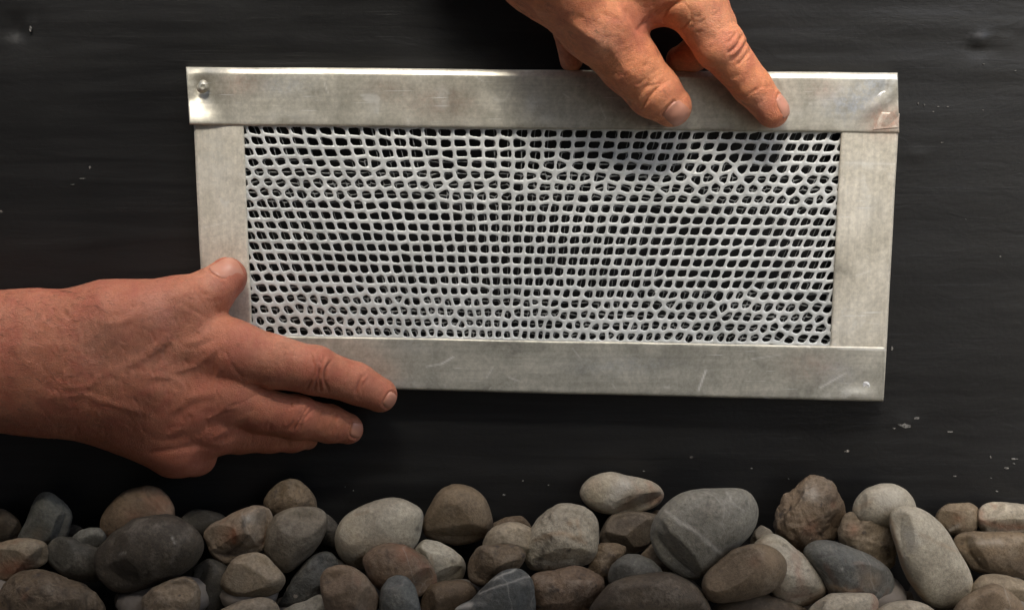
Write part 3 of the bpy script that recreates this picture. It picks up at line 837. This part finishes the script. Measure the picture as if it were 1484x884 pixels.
for (x0, y0, x1, y1, r_) in ((880, 50, 935, 120, 34), (1015, 20, 1050, 60, 30), (1070, 95, 1110, 145, 24)):
    for k in range(16):
        u_ = rw.uniform(0, 1); o_ = rw.uniform(-.8, .8) * r_
        dx, dy = x1 - x0, y1 - y0; L_ = math.hypot(dx, dy); nx_, ny_ = -dy / L_, dx / L_
        cx_, cy_ = x0 + dx * u_ + nx_ * o_, y0 + dy * u_ + ny_ * o_; h_ = rw.uniform(3, 9); j_ = rw.normal(0, 1.5)
        R_lines.append(([(cx_ - nx_ * h_, cy_ - ny_ * h_), (cx_ + j_, cy_), (cx_ + nx_ * h_, cy_ + ny_ * h_)], 1.3, -0.8))
R_nails = [((981, 166, 94), (0.66, 0.70, -0.34), (0.12, 0.30, 0.95), 37, 38),
           ((1131, 156, 72), (0.58, 0.80, -0.10), (0.86, -0.42, 0.28), 34, 27)]
hand_r = build_hand("hand", sdf_right, (440, -520, 2), (1170, 205, 260), 2.4, M_skin_lit, R_lines,
    [(1062, 70, 24, .4), (985, 130, 22, .35), (1110, 150, 24, .35), (930, 35, 30, .5), (800, 20, 40, .2)],
    [(870, 55, 26, .25), (1030, 30, 30, .2), (1100, 150, 12, .2)],
    R_nails, "bare hand reaching down from above, pressing thumb and forefinger on the vent's top rail", seed=9, cut=(860, 0, 60), hair=((740, 880, -20, 60, 50, 40),))

# ------------------------------------------------------------------ stones
def ico(sub):
    bm = bmesh.new(); bmesh.ops.create_icosphere(bm, subdivisions=sub, radius=1.0)
    V = np.array([v_.co[:] for v_ in bm.verts]); Fq = np.array([[v_.index for v_ in f_.verts] for f_ in bm.faces]); bm.free()
    return V, Fq
ICO6, ICO5, ICO4, ICO2 = ico(6), ico(5), ico(4), ico(2)

def outline_radius(poly):
    poly = np.array(poly, float)
    x, y = poly[:, 0], poly[:, 1]; x2, y2 = np.roll(x, -1), np.roll(y, -1)
    cr = x * y2 - x2 * y; A = cr.sum() / 2
    c = np.array([((x + x2) * cr).sum(), ((y + y2) * cr).sum()]) / (6 * A)
    n = 180; ang = np.arange(n) * 2 * np.pi / n; rr = np.zeros(n)
    for k in range(n):
        d = np.array([math.cos(ang[k]), math.sin(ang[k])]); best = 0
        for i in range(len(poly)):
            a = poly[i] - c; b = poly[(i + 1) % len(poly)] - c; e = b - a
            det = d[0] * -e[1] + e[0] * d[1]
            if abs(det) < 1e-9: continue
            t_ = (a[0] * -e[1] + e[0] * a[1]) / det; s_ = (d[0] * a[1] - d[1] * a[0]) / det
            if t_ > 0 and -1e-6 <= s_ <= 1 + 1e-6: best = max(best, t_)
        rr[k] = best
    ker = np.exp(-(np.arange(-14, 15) / 4.2) ** 2); ker /= ker.sum()
    pad = np.concatenate([rr[-14:], rr, rr[:14]])
    sm = np.convolve(pad, ker, 'valid')
    return c, sm * (1 + 0.5 * (rr.mean() / sm.mean() - 1)) + 0.6, ang, abs(A)

OX = {1: 0, 2: 250, 3: 480, 4: 740, 5: 960, 6: 1164}
LAY = [None, 78, 118, 152]
def stone(zoom, lay, poly, col, mat, label, rough=0.5, facets=3, thick=0.8, cuts=(), marks=(), seed=[0]):
    seed[0] += 1; sd_ = seed[0]
    P = np.array(poly, float) / 4.131 + np.array([OX[zoom], 670.0])
    c, rr, ang, A = outline_radius(P)
    rm = math.sqrt(A / math.pi)
    V, Fq = ICO6 if marks and rm > 30 else ICO5 if rm > 26 else ICO4
    phi = np.arctan2(V[:, 1], V[:, 0]) % (2 * np.pi)
    Rr = np.interp(phi, np.append(ang, 2 * np.pi), np.append(rr, rr[0]))
    q = np.hypot(V[:, 0], V[:, 1])
    H = rm * thick
    xy = V[:, :2] / np.maximum(q, 1e-6)[:, None] * (Rr * q ** 0.86)[:, None]
    zz = H * np.sign(V[:, 2]) * np.abs(V[:, 2]) ** 0.92
    P3 = np.stack([xy[:, 0], xy[:, 1], zz], 1)
    rs = np.random.default_rng(sd_ * 13 + 5)
    for _ in range(facets):                       # worn flat faces
        n = np.array([rs.normal(0, .7), rs.normal(0, .7), rs.uniform(0.35, 1.1)]); n /= np.linalg.norm(n)
        pr = P3 @ n; h = pr.max() * rs.uniform(0.72, 0.9)
        over = np.maximum(pr - h, 0)
        keep = np.clip((q - 0.80) / 0.18, 0, 1)     # leave the traced outline alone
        P3 = P3 - n * (over * 0.85 * (1 - keep))[:, None]
    for (n, hf) in cuts:                          # a broken face where the photo shows one
        n = np.array(n, float); n /= np.linalg.norm(n)
        pr = P3 @ n; h = pr.max() * hf
        over = np.maximum(pr - h, 0); keep = np.clip((q - 0.93) / 0.07, 0, 1)
        P3 = P3 - n * (over * 0.8 * (1 - keep))[:, None]
    nn = P3 / (np.linalg.norm(P3, axis=1)[:, None] + 1e-9)
    am = rough * (0.045 * rm * fbm(P3 + 100, rm * 0.8, sd_, 3) + 0.5 * fbm(P3 + 50, 7, sd_ + 40, 2))
    if rough > 1.2: am += 0.9 * rough * (np.abs(vnoise(P3, 9, sd_ + 3)) - 0.4) * 0.8
    P3 = P3 + nn * am[:, None]
    D = max(H + 6, 0) if lay == 0 else LAY[lay]
    X, Y, DD = P3[:, 0] + c[0], P3[:, 1] + c[1], P3[:, 2] + D
    base = W(c[0], c[1] + rm * 0.8, D)
    o = mesh_obj("pebble", W(X, Y, DD) - base, Fq, MATS[mat], label=label, cat="pebble", group="river pebbles at the foot of the wall")
    acc_ = {}
    PX = np.stack([X + 1.6 * vnoise(P3, 7, 5), Y + 1.6 * vnoise(P3, 7, 6), DD], 1)
    for (kind_, pts_, wd_, am_) in marks:         # veins, crusts, pits: lines or spots given in the same frame as the outline
        q_ = np.array(pts_, float) / 4.131 + np.array([OX[zoom], 670.0])
        if len(q_) == 1: dd_ = np.linalg.norm(PX[:, :2] - q_[0], axis=1)
        else: dd_ = seg_dist(PX, q_)
        e_ = am_ * np.exp(-(dd_ / (wd_ / 4.131)) ** 2) * (P3[:, 2] > -H * 0.2)
        acc_[kind_] = acc_.get(kind_, 0) + e_
    for kind_, e_ in acc_.items():
        at = o.data.attributes.new(kind_ + "_mark", 'FLOAT', 'POINT'); at.data.foreach_set("value", np.clip(e_, 0, 1).astype(np.float32))
    o.location = base
    o.color = (*[v_ * K_STONE for v_ in col], 1)
    return o
K_STONE = 0.70
PALE, CREAM, TAN, BRN, GRY, BLU, DRK, ROS = (.55,.50,.38), (.42,.345,.235), (.26,.195,.122), (.16,.113,.068), (.20,.19,.155), (.145,.148,.132), (.066,.06,.047), (.255,.165,.105)
def mx(a, b, f=.5): return tuple(p * (1 - f) + q * f for p, q in zip(a, b))
stone(1, 0, [(-60,290),(10,275),(60,300),(110,345),(130,390),(110,440),(60,480),(0,500),(-60,490)], mx(BRN,DRK), 's', "dark brown pebble cut by the left edge of the photo")
stone(1, 0, [(230,190),(275,174),(320,190),(380,240),(425,290),(428,340),(405,430),(370,490),(290,520),(190,510),(95,490),(120,420),(165,340),(190,260)], mx(BLU,GRY,.3), 's', "upright blue-grey pebble standing like a leaning tooth at far left", .7, marks=(('dark',[(370,300),(340,350)],8,.5),('tan',[(230,430)],35,.4),('dark',[(220,380),(290,410)],7,.5)))
stone(1, 0, [(380,400),(440,372),(490,388),(505,440),(430,480),(370,460)], DRK, 's', "tiny dark pebble peeking out right of the leaning blue-grey one")
stone(1, 1, [(430,450),(480,405),(540,390),(600,392),(640,440),(610,520),(450,520)], mx(BLU,PALE,.2), 's', "small pale blue-grey pebble tucked behind the big charcoal one")
stone(1, 0, [(600,345),(630,290),(700,210),(760,165),(880,137),(950,155),(1000,200),(1030,250),(1045,310),(1030,400),(900,470),(700,490),(610,470),(597,400)], mx(ROS,TAN), 'u', "rosy brown domed pebble sitting on top of the big charcoal one", .6, marks=(('rust',[(960,240)],75,.7),('rust',[(800,330)],50,.4),('dark',[(640,430)],14,.5)))
stone(1, 2, [(560,560),(600,500),(680,420),(800,340),(900,318),(1020,310),(1090,340),(1180,400),(1225,460),(1215,540),(1150,620),(1050,690),(900,745),(780,778),(680,765),(600,700),(565,640)], mx(DRK,BRN,.3), 's', "big smooth charcoal pebble, the largest on the left side", .6, 2, marks=(('pale',[(1030,430),(1050,490)],4,.7),('pale',[(720,548),(755,542)],5,.5),('dark',[(1080,545)],30,.5)))
stone(1, 0, [(1070,350),(1130,290),(1180,280),(1260,290),(1330,310),(1390,370),(1340,450),(1200,470),(1100,430)], DRK, 's', "low dark pebble between the charcoal one and the cracked pinkish one")
stone(1, 1, [(-70,490),(0,483),(100,458),(220,455),(280,480),(300,530),(290,600),(240,625),(160,640),(100,690),(30,715),(0,700),(-70,690)], mx(CREAM,TAN), 'u', "pebble with a grey top and rusty red underside at the left edge", .9, marks=(('rust',[(40,640),(150,620)],55,.9),('dark',[(200,560)],30,.5)))
stone(1, 1, [(270,530),(310,470),(360,440),(440,448),(540,490),(600,520),(620,600),(610,700),(560,720),(460,700),(360,660),(290,600)], mx(DRK,GRY,.35), 's', "dark grey pebble left of the big charcoal one", .8)
stone(1, 2, [(10,750),(60,700),(150,650),(230,640),(310,655),(400,700),(520,740),(600,790),(640,850),(650,930),(560,1010),(100,1020),(-60,970),(-40,830)], mx(BRN,TAN,.25), 'r', "large pitted brown pebble in the bottom left corner", 1.6, 4, marks=(('dark',[(180,830)],30,.7),('dark',[(380,780)],25,.6),('dark',[(250,760)],18,.6),('dark',[(110,760)],18,.5),('rust',[(150,800)],25,.4)))
stone(1, 3, [(850,820),(880,780),(950,725),(1040,690),(1100,682),(1160,700),(1200,760),(1195,840),(1180,930),(1100,990),(900,990),(860,900)], mx(TAN,BRN,.3), 'r', "rough crumbly tan pebble below the big charcoal one", 1.6, 4)
stone(1, 1, [(1150,640),(1250,570),(1360,620),(1430,760),(1400,900),(1300,990),(1150,990)], mx(DRK,GRY,.15), 's', "dark pebble in shade right of the rough crumbly tan one")
stone(1, 1, [(690,790),(800,750),(900,790),(900,880),(880,990),(700,990)], mx(BRN,DRK), 's', "dim brown pebble directly under the big charcoal one")
stone(2, 1, [(180,430),(210,385),(300,345),(400,290),(470,260),(530,255),(580,280),(605,320),(590,400),(575,490),(540,530),(440,555),(370,590),(320,605),(270,580),(230,540),(200,470)], mx(ROS,CREAM,.5), 'w', "pinkish cream pebble with a broken crack across its face", 1.2, 3, .8, (((.1, .75, .6), .6), ((.8, .1, .6), .7)), marks=(('rust',[(350,440)],55,.75),('dark',[(430,330),(420,390),(450,440),(400,500),(330,540)],11,.85),('pale',[(460,330)],35,.6),('rust',[(370,410),(370,480)],10,.8)))
stone(2, 0, [(540,245),(580,180),(640,120),(700,95),(760,110),(820,160),(850,210),(865,270),(830,350),(640,370),(580,310)], mx(BRN,TAN,.5), 'r', "brown pebble on top between the cracked pinkish and the round grey-brown ones", .9)
stone(2, 1, [(560,410),(570,380),(610,320),(690,275),(770,262),(880,272),(930,320),(925,400),(890,480),(830,550),(760,610),(690,662),(650,655),(590,600),(550,530)], mx(GRY,TAN,.5), 's', "round grey-brown pebble just left of the large white egg-shaped one", .8)
stone(2, 0, [(860,290),(930,310),(975,350),(1010,400),(1000,500),(975,560),(900,550),(840,500)], DRK, 's', "dark slate pebble squeezed in left of the large white egg-shaped one")
stone(2, 2, [(280,720),(310,660),(350,590),(400,555),(500,537),(560,550),(600,600),(660,660),(685,710),(640,770),(560,800),(430,812),(350,800),(300,760)], mx(TAN,CREAM,.4), 's', "smooth tan pebble below the cracked pinkish one", .6, 4)
stone(2, 1, [(630,860),(680,760),(740,660),(830,560),(900,525),(970,540),(1010,620),(960,700),(900,760),(880,830),(840,900),(740,990),(620,990)], mx(BLU,DRK,.35), 'r', "slanting dark blue-grey pebble leaning toward the white one", 1.0, 5)
stone(2, 1, [(930,590),(990,580),(1060,620),(1040,720),(940,720),(900,660)], DRK, 's', "small dark brown pebble under the left end of the white egg-shaped one")
stone(2, 3, [(250,900),(400,830),(530,805),(600,820),(640,870),(650,990),(260,1000)], mx(CREAM,TAN,.4), 's', "tan banded pebble cut by the bottom edge left of centre")
stone(2, 2, [(650,890),(720,850),(800,830),(880,785),(930,830),(990,900),(970,1010),(660,1010)], mx(PALE,GRY,.4), 's', "pale angular pebble cut by the bottom edge beside the slanting dark one", .6, 5)
stone(2, 3, [(885,690),(910,640),(1000,612),(1080,618),(1150,670),(1210,740),(1235,800),(1225,884),(1180,970),(1000,1000),(920,880),(890,770)], mx(ROS,TAN,.6), 'u', "reddish tan pebble in front of the large white egg-shaped one", .7)
stone(3, 1, [(18,450),(40,370),(90,310),(160,270),(260,230),(340,210),(430,220),(520,265),(560,295),(545,350),(535,440),(500,510),(400,580),(300,620),(190,640),(100,610),(40,550)], mx(PALE,CREAM,.3), 's', "large white egg-shaped pebble left of centre", .35, 2, .8, marks=(('tan',[(150,310),(220,290)],10,.6),('dark',[(520,400)],14,.7),('tan',[(100,500),(300,480)],60,.35)))
stone(3, 2, [(180,590),(200,545),(260,505),(350,480),(440,488),(500,520),(560,570),(620,650),(640,710),(580,770),(530,800),(420,810),(290,760),(230,700)], mx(ROS,TAN,.4), 'w', "reddish veined pebble overlapping the front of the white egg-shaped one", .7, marks=(('rust',[(430,540)],60,.6),('dark',[(330,520),(350,580),(340,640)],7,.6),('rust',[(640,690)],30,.4)))
stone(3, 1, [(480,520),(560,458),(640,475),(720,515),(790,570),(808,620),(790,690),(700,735),(600,735),(500,650)], mx(PALE,GRY,.15), 's', "white pebble with a small dark pit under the brown dome-shaped one", .5, 3, marks=(('dark',[(725,590)],14,.95),('tan',[(600,560),(610,640)],8,.6)))
stone(3, 0, [(540,370),(570,310),(610,220),(650,165),(720,130),(800,130),(870,160),(930,220),(955,290),(965,370),(930,440),(860,475),(740,500),(640,475),(560,440)], mx(TAN,BRN,.35), 's', "brown dome-shaped pebble with a dark flat underside", .5, 1, .8, (((0, .88, .48), .62),))
stone(3, 0, [(950,370),(1040,330),(1140,318),(1180,360),(1220,430),(1100,480),(960,450)], BRN, 's', "small brown pebble showing only its top, right of the dome-shaped one")
stone(3, 1, [(900,500),(930,430),(970,385),(1050,360),(1130,362),(1190,390),(1230,440),(1220,520),(1150,580),(1000,580),(915,550)], CREAM, 's', "pale tan pebble lying right of the dome-shaped one", .7, marks=(('dark',[(1010,420)],12,.7),))
stone(3, 2, [(810,640),(830,570),(880,505),(940,495),(1060,490),(1140,500),(1170,560),(1120,640),(1000,700),(900,745),(830,710)], mx(BRN,TAN,.2), 'r', "angular dark brown pebble just above the slate slab", .9, 6)
stone(3, 3, [(285,830),(300,750),(340,695),(390,672),(450,685),(500,740),(520,800),(535,884),(520,990),(300,990)], mx(BLU,GRY,.3), 's', "small blue-grey pebble standing at the bottom edge left of centre")
stone(3, 2, [(535,840),(560,760),(600,725),(700,705),(790,700),(850,730),(870,780),(830,850),(760,960),(640,1000),(540,980)], BRN, 's', "brown ridged pebble at the bottom edge left of the slate slab", .8, 5)
stone(3, 3, [(720,870),(820,840),(880,780),(950,710),(1020,650),(1100,630),(1160,650),(1210,700),(1220,800),(1215,890),(1190,990),(740,1010)], mx(BLU,DRK,.35), 'v', "angular dark slate slab with thin light scratches at the bottom edge", .9, 6, .6, marks=(('pale',[(900,730),(1100,640)],6,.6),('pale',[(880,780),(1060,720),(1190,680)],6,.5),('pale',[(740,870),(830,850)],16,.7)))
stone(4, 1, [(120,400),(170,330),(240,285),(300,250),(370,240),(440,255),(490,290),(520,350),(525,450),(520,540),(480,600),(380,620),(250,645),(190,640),(120,650),(90,590),(85,500)], mx(PALE,CREAM,.5), 'r', "knobbly pale cream pebble with brown crusts, centre of the pile", 1.1, 5, marks=(('tan',[(140,470),(250,430),(330,425),(450,480)],16,.8),('tan',[(355,360)],20,.7),('dark',[(355,360)],8,.7),('tan',[(400,350),(420,440)],12,.7),('dark',[(220,480),(180,560),(190,630)],14,.6),('dark',[(500,550),(430,600)],20,.5)))
stone(4, 0, [(415,180),(430,130),(480,85),(560,60),(620,57),(700,80),(810,100),(880,130),(920,180),(910,230),(850,270),(740,305),(640,312),(540,300),(470,270),(430,225)], mx(CREAM,PALE,.5), 'u', "flat oval cream pebble perched on top at the centre", .45, 1, .62, (((.35, .8, .5), .66),), marks=(('pale',[(680,130),(600,240)],45,.7),('tan',[(500,130)],50,.5),('tan',[(850,170)],45,.6),('rust',[(780,170),(650,290)],20,.3),('tan',[(720,250)],50,.7)))
stone(4, 0, [(530,440),(560,370),(600,315),(680,290),(800,295),(900,320),(890,420),(840,500),(740,550),(680,560),(550,500)], mx(BRN,GRY,.3), 's', "dim brown-grey pebble beneath the perched flat oval one", marks=(('dark',[(660,370),(760,350)],30,.6),))
stone(4, 0, [(820,330),(870,285),(920,285),(940,350),(860,380)], BRN, 's', "tiny brown pebble left behind the biggest grey one")
stone(4, 2, [(835,430),(850,360),(900,280),(980,210),(1060,170),(1160,155),(1320,155),(1400,160),(1450,200),(1482,270),(1482,350),(1440,430),(1380,490),(1300,560),(1200,650),(1110,710),(1040,690),(950,640),(880,560),(850,490)], mx(GRY,PALE,.3), 'v', "biggest smooth grey pebble crossed by a thin white vein", .3, 1, .7, (((-.62, .6, .5), .74),), marks=(('pale',[(930,290),(1000,345),(1100,410),(1190,485),(1265,550)],11,.75),('pale',[(1290,170),(1330,240),(1390,290)],7,.4),('pale',[(1090,545)],8,.8),('dark',[(965,345)],14,.4)))
stone(4, 1, [(500,500),(560,480),(640,485),(700,510),(670,570),(620,640),(600,720),(520,740),(450,680)], mx(TAN,BRN), 'r', "jagged tan pebble in the gap right of the knobbly pale one", 1.0, 5)
stone(4, 2, [(580,680),(600,620),(650,570),(700,550),(770,552),(840,580),(900,640),(940,720),(700,760),(590,740)], mx(GRY,DRK,.3), 's', "grey hump pebble rising behind the broad dark one")
stone(4, 2, [(100,700),(170,655),(260,650),(390,615),(470,640),(540,690),(560,730),(520,820),(480,900),(420,1000),(150,1000),(110,830)], mx(ROS,BRN,.6), 'r', "reddish brown rough pebble at the bottom edge right of the slate slab", 1.2, 4, marks=(('dark',[(400,790)],30,.6),('dark',[(240,760)],30,.5)))
stone(4, 3, [(460,900),(540,790),(600,720),(700,680),(860,655),(950,660),(1040,690),(1120,745),(1170,810),(1210,890),(1190,1000),(480,1010)], mx(DRK,BRN,.5), 's', "broad dark grey-brown pebble at the bottom edge below the biggest grey one", .8, 4)
stone(4, 1, [(770,560),(850,480),(920,540),(980,640),(900,680),(800,620)], mx(TAN,BRN,.4), 's', "small tan pebble wedged under the biggest grey one")
stone(5, 3, [(228,740),(250,670),(340,590),(420,520),(540,485),(620,490),(700,530),(745,600),(740,680),(690,750),(620,790),(480,825),(330,845),(260,820)], mx(BRN,TAN,.5), 's', "smooth brown oval pebble leaning on the biggest grey one", .35, 1, .7, marks=(('tan',[(650,590)],60,.5),('rust',[(560,590)],40,.25),('dark',[(660,600)],5,.3)))
stone(5, 2, [(530,500),(600,440),(660,420),(720,450),(800,520),(880,580),(940,650),(990,740),(990,780),(930,820),(860,862),(780,860),(680,820),(620,740),(560,600)], mx(PALE,TAN,.2), 'u', "tall pale sand-coloured pebble behind the smooth brown oval one", .4, 3, marks=(('tan',[(600,500),(700,740)],45,.5),('tan',[(970,770),(860,850)],30,.9)))
stone(5, 1, [(520,480),(550,410),(590,375),(640,400),(680,450),(620,520)], mx(GRY,TAN,.4), 's', "small grey pebble showing between the biggest grey one and the pale tall one")
stone(5, 0, [(680,370),(690,280),(720,190),(785,160),(840,95),(890,72),(960,80),(1020,120),(1050,190),(1080,260),(1095,340),(1070,430),(1000,490),(900,520),(820,525),(750,490),(690,430)], mx(TAN,ROS,.3), 'r', "tall rough brown stone with a knobbly crown, right of the biggest grey pebble", 2.0, 4, marks=(('rust',[(890,390)],45,.6),('dark',[(1010,230)],40,.6),('pale',[(890,190)],45,.5),('dark',[(740,360)],30,.5),('rust',[(1020,250)],20,.5),('dark',[(930,400),(960,440)],10,.6)))
stone(5, 2, [(830,530),(900,470),(980,458),(1080,490),(1200,540),(1320,600),(1375,660),(1392,740),(1360,830),(1250,850),(1080,820),(1000,790),(950,700),(880,600)], mx(BLU,GRY,.4), 'w', "blue-grey oval pebble with brown streaks at the foot of the rough brown stone", .7, 4, marks=(('dark',[(930,560),(1060,540)],10,.5),('tan',[(1000,740),(1150,770)],14,.6),('tan',[(1250,700)],70,.5),('pale',[(1070,640)],9,.7)))
stone(5, 2, [(290,860),(400,810),(540,780),(700,800),(820,850),(900,900),(880,1000),(300,1000)], mx(BRN,DRK,.4), 's', "dark brown pebble beneath the smooth brown oval one at the bottom edge")
stone(5, 3, [(860,890),(930,830),(1000,785),(1150,780),(1260,780),(1295,820),(1290,900),(1250,1000),(880,1000)], mx(PALE,TAN,.35), 'u', "pale flat-topped pebble at the bottom edge right of the pale tall one", .6, 4)
stone(6, 1, [(205,450),(240,340),(255,300),(320,295),(420,290),(500,300),(530,360),(550,500),(550,620),(500,640),(400,600),(290,540)], mx(TAN,CREAM,.3), 'r', "rough sandy tan pebble left of the long white stone", 1.3, 4, marks=(('rust',[(300,400)],40,.5),('dark',[(480,350)],25,.4)))
stone(6, 1, [(293,290),(315,220),(370,160),(460,130),(540,128),(610,160),(655,210),(680,270),(670,360),(600,400),(450,400),(330,370)], mx(PALE,CREAM,.3), 's', "round white pebble at the head of the long white stone", .25, 1, marks=(('tan',[(310,280),(400,240)],18,.5),('pale',[(520,220)],80,.6)))
stone(6, 2, [(505,320),(530,275),(600,258),(690,268),(760,310),(820,360),(880,440),(930,530),(980,610),(1012,690),(1018,780),(960,850),(860,875),(780,870),(700,810),(630,710),(580,600),(550,480),(520,390)], mx(PALE,CREAM,.25), 's', "long white stone sloping down to the right like a bent finger", .3, 2, .6, marks=(('tan',[(520,340),(560,500),(620,680),(720,810)],16,.9),('tan',[(700,430),(940,540)],12,.4),('dark',[(980,765)],9,.9),('pale',[(650,450)],80,.6)))
stone(6, 0, [(785,340),(810,285),(860,250),(940,245),(1000,243),(1045,270),(1060,340),(1030,420),(960,450),(860,430)], TAN, 'u', "small tan rounded pebble right of the long white stone's top", marks=(('rust',[(920,340)],30,.4),('pale',[(870,410),(930,380)],12,.4)))
stone(6, 0, [(1040,310),(1060,265),(1110,238),(1200,238),(1300,250),(1400,260),(1430,340),(1400,420),(1200,440),(1080,420),(1045,370)], mx(PALE,ROS,.25), 'u', "flat white pebble with rusty base at the right edge of the photo", .5, marks=(('rust',[(1060,350),(1200,385),(1400,385)],22,.7),('dark',[(1145,360)],12,.8),('rust',[(1065,300)],22,.5)))
stone(6, 1, [(870,450),(960,415),(1200,415),(1330,420),(1440,440),(1460,560),(1440,680),(1320,700),(1200,690),(1080,660),(1000,640),(950,560)], mx(TAN,BRN,.55), 's', "long flat brown stone under the flat white one at the right edge", .7, 5, .6, marks=(('dark',[(950,482)],9,.9),('pale',[(1000,480),(1180,480)],22,.25),('dark',[(1050,600),(1330,640)],55,.5),('pale',[(1055,575)],6,.6)))
stone(6, 2, [(990,760),(1060,675),(1140,665),(1230,680),(1330,710),(1420,760),(1430,850),(1200,880),(1030,850)], mx(CREAM,TAN,.4), 's', "pale tan pebble below the long flat brown one, lower right")
stone(6, 3, [(880,900),(940,820),(1010,780),(1080,740),(1150,725),(1220,760),(1300,830),(1340,920),(1300,1010),(900,1010)], mx(TAN,ROS,.2), 'v', "tan pebble with a light streak in the lower right corner area", .8)
stone(6, 3, [(420,890),(520,835),(640,822),(720,840),(800,890),(780,1000),(440,1000)], mx(PALE,CREAM,.6), 's', "low pale pebble at the bottom edge left of the long white stone's foot")
stone(6, 1, [(520,800),(600,770),(700,780),(780,850),(760,960),(540,960)], mx(BRN,DRK,.3), 's', "dim brown pebble in the gap beneath the long white stone")
stone(6, 3, [(1330,860),(1420,820),(1520,880),(1500,1010),(1320,1010)], TAN, 's', "tan pebble at the very bottom right corner of the photo")

# the bed those pebbles lie on: smaller stones below and beyond the picture
def bed():
    V0, F0 = ICO2
    Vs, Fs = [], []; b = 0
    rs = np.random.default_rng(77)
    def add(x, y, z, r):
        nonlocal b
        A = Matrix.Rotation(rs.uniform(0, 6), 3, 'Z') @ Matrix.Rotation(rs.uniform(-.5, .5), 3, 'X')
        v = V0 * np.array([r * rs.uniform(.9, 1.3), r * rs.uniform(.8, 1.1), r * rs.uniform(.55, .8)])
        v = v * (1 + 0.08 * vnoise(V0 + rs.uniform(0, 50), 0.8, 3))[:, None]
        v = v @ np.array(A).T + np.array([x, y, z])
        v[:, 1] = np.minimum(v[:, 1], -0.001)
        Vs.append(v); Fs.append(F0 + b); b += len(V0)
    for gx in np.arange(-1.3, 1.3, 0.036):
        for gy in np.arange(-0.035, -0.75, -0.034):
            x, y = gx + rs.normal(0, .006), gy + rs.normal(0, .006)
            add(x, y, GZ + 0.012, rs.uniform(.016, .022))
            inside = abs(x) < 0.36 and y > -0.16
            if not inside: add(x + rs.normal(0, .01), y, GZ + 0.036 + rs.normal(0, .004), rs.uniform(.018, .026))
            elif y > -0.05: add(x, min(y, -0.02), GZ + 0.030, rs.uniform(.014, .018))
    return mesh_obj("pebble_bed", np.concatenate(Vs), np.concatenate(Fs), M_bed, kind="stuff", label="bed of smaller dark pebbles under and around the larger ones")
t = NT("bed_stone")
v = t.coords()
M_bed = t.out(Base_Color=t.ramp(t.noise(v, 22, 4), [(0.3, (0.10, 0.085, 0.065)), (0.5, (0.18, 0.155, 0.125)), (0.7, (0.26, 0.23, 0.19))]), Roughness=0.8, Normal=t.bump(t.noise(v, 200, 4), 0.001, .7))
bed()
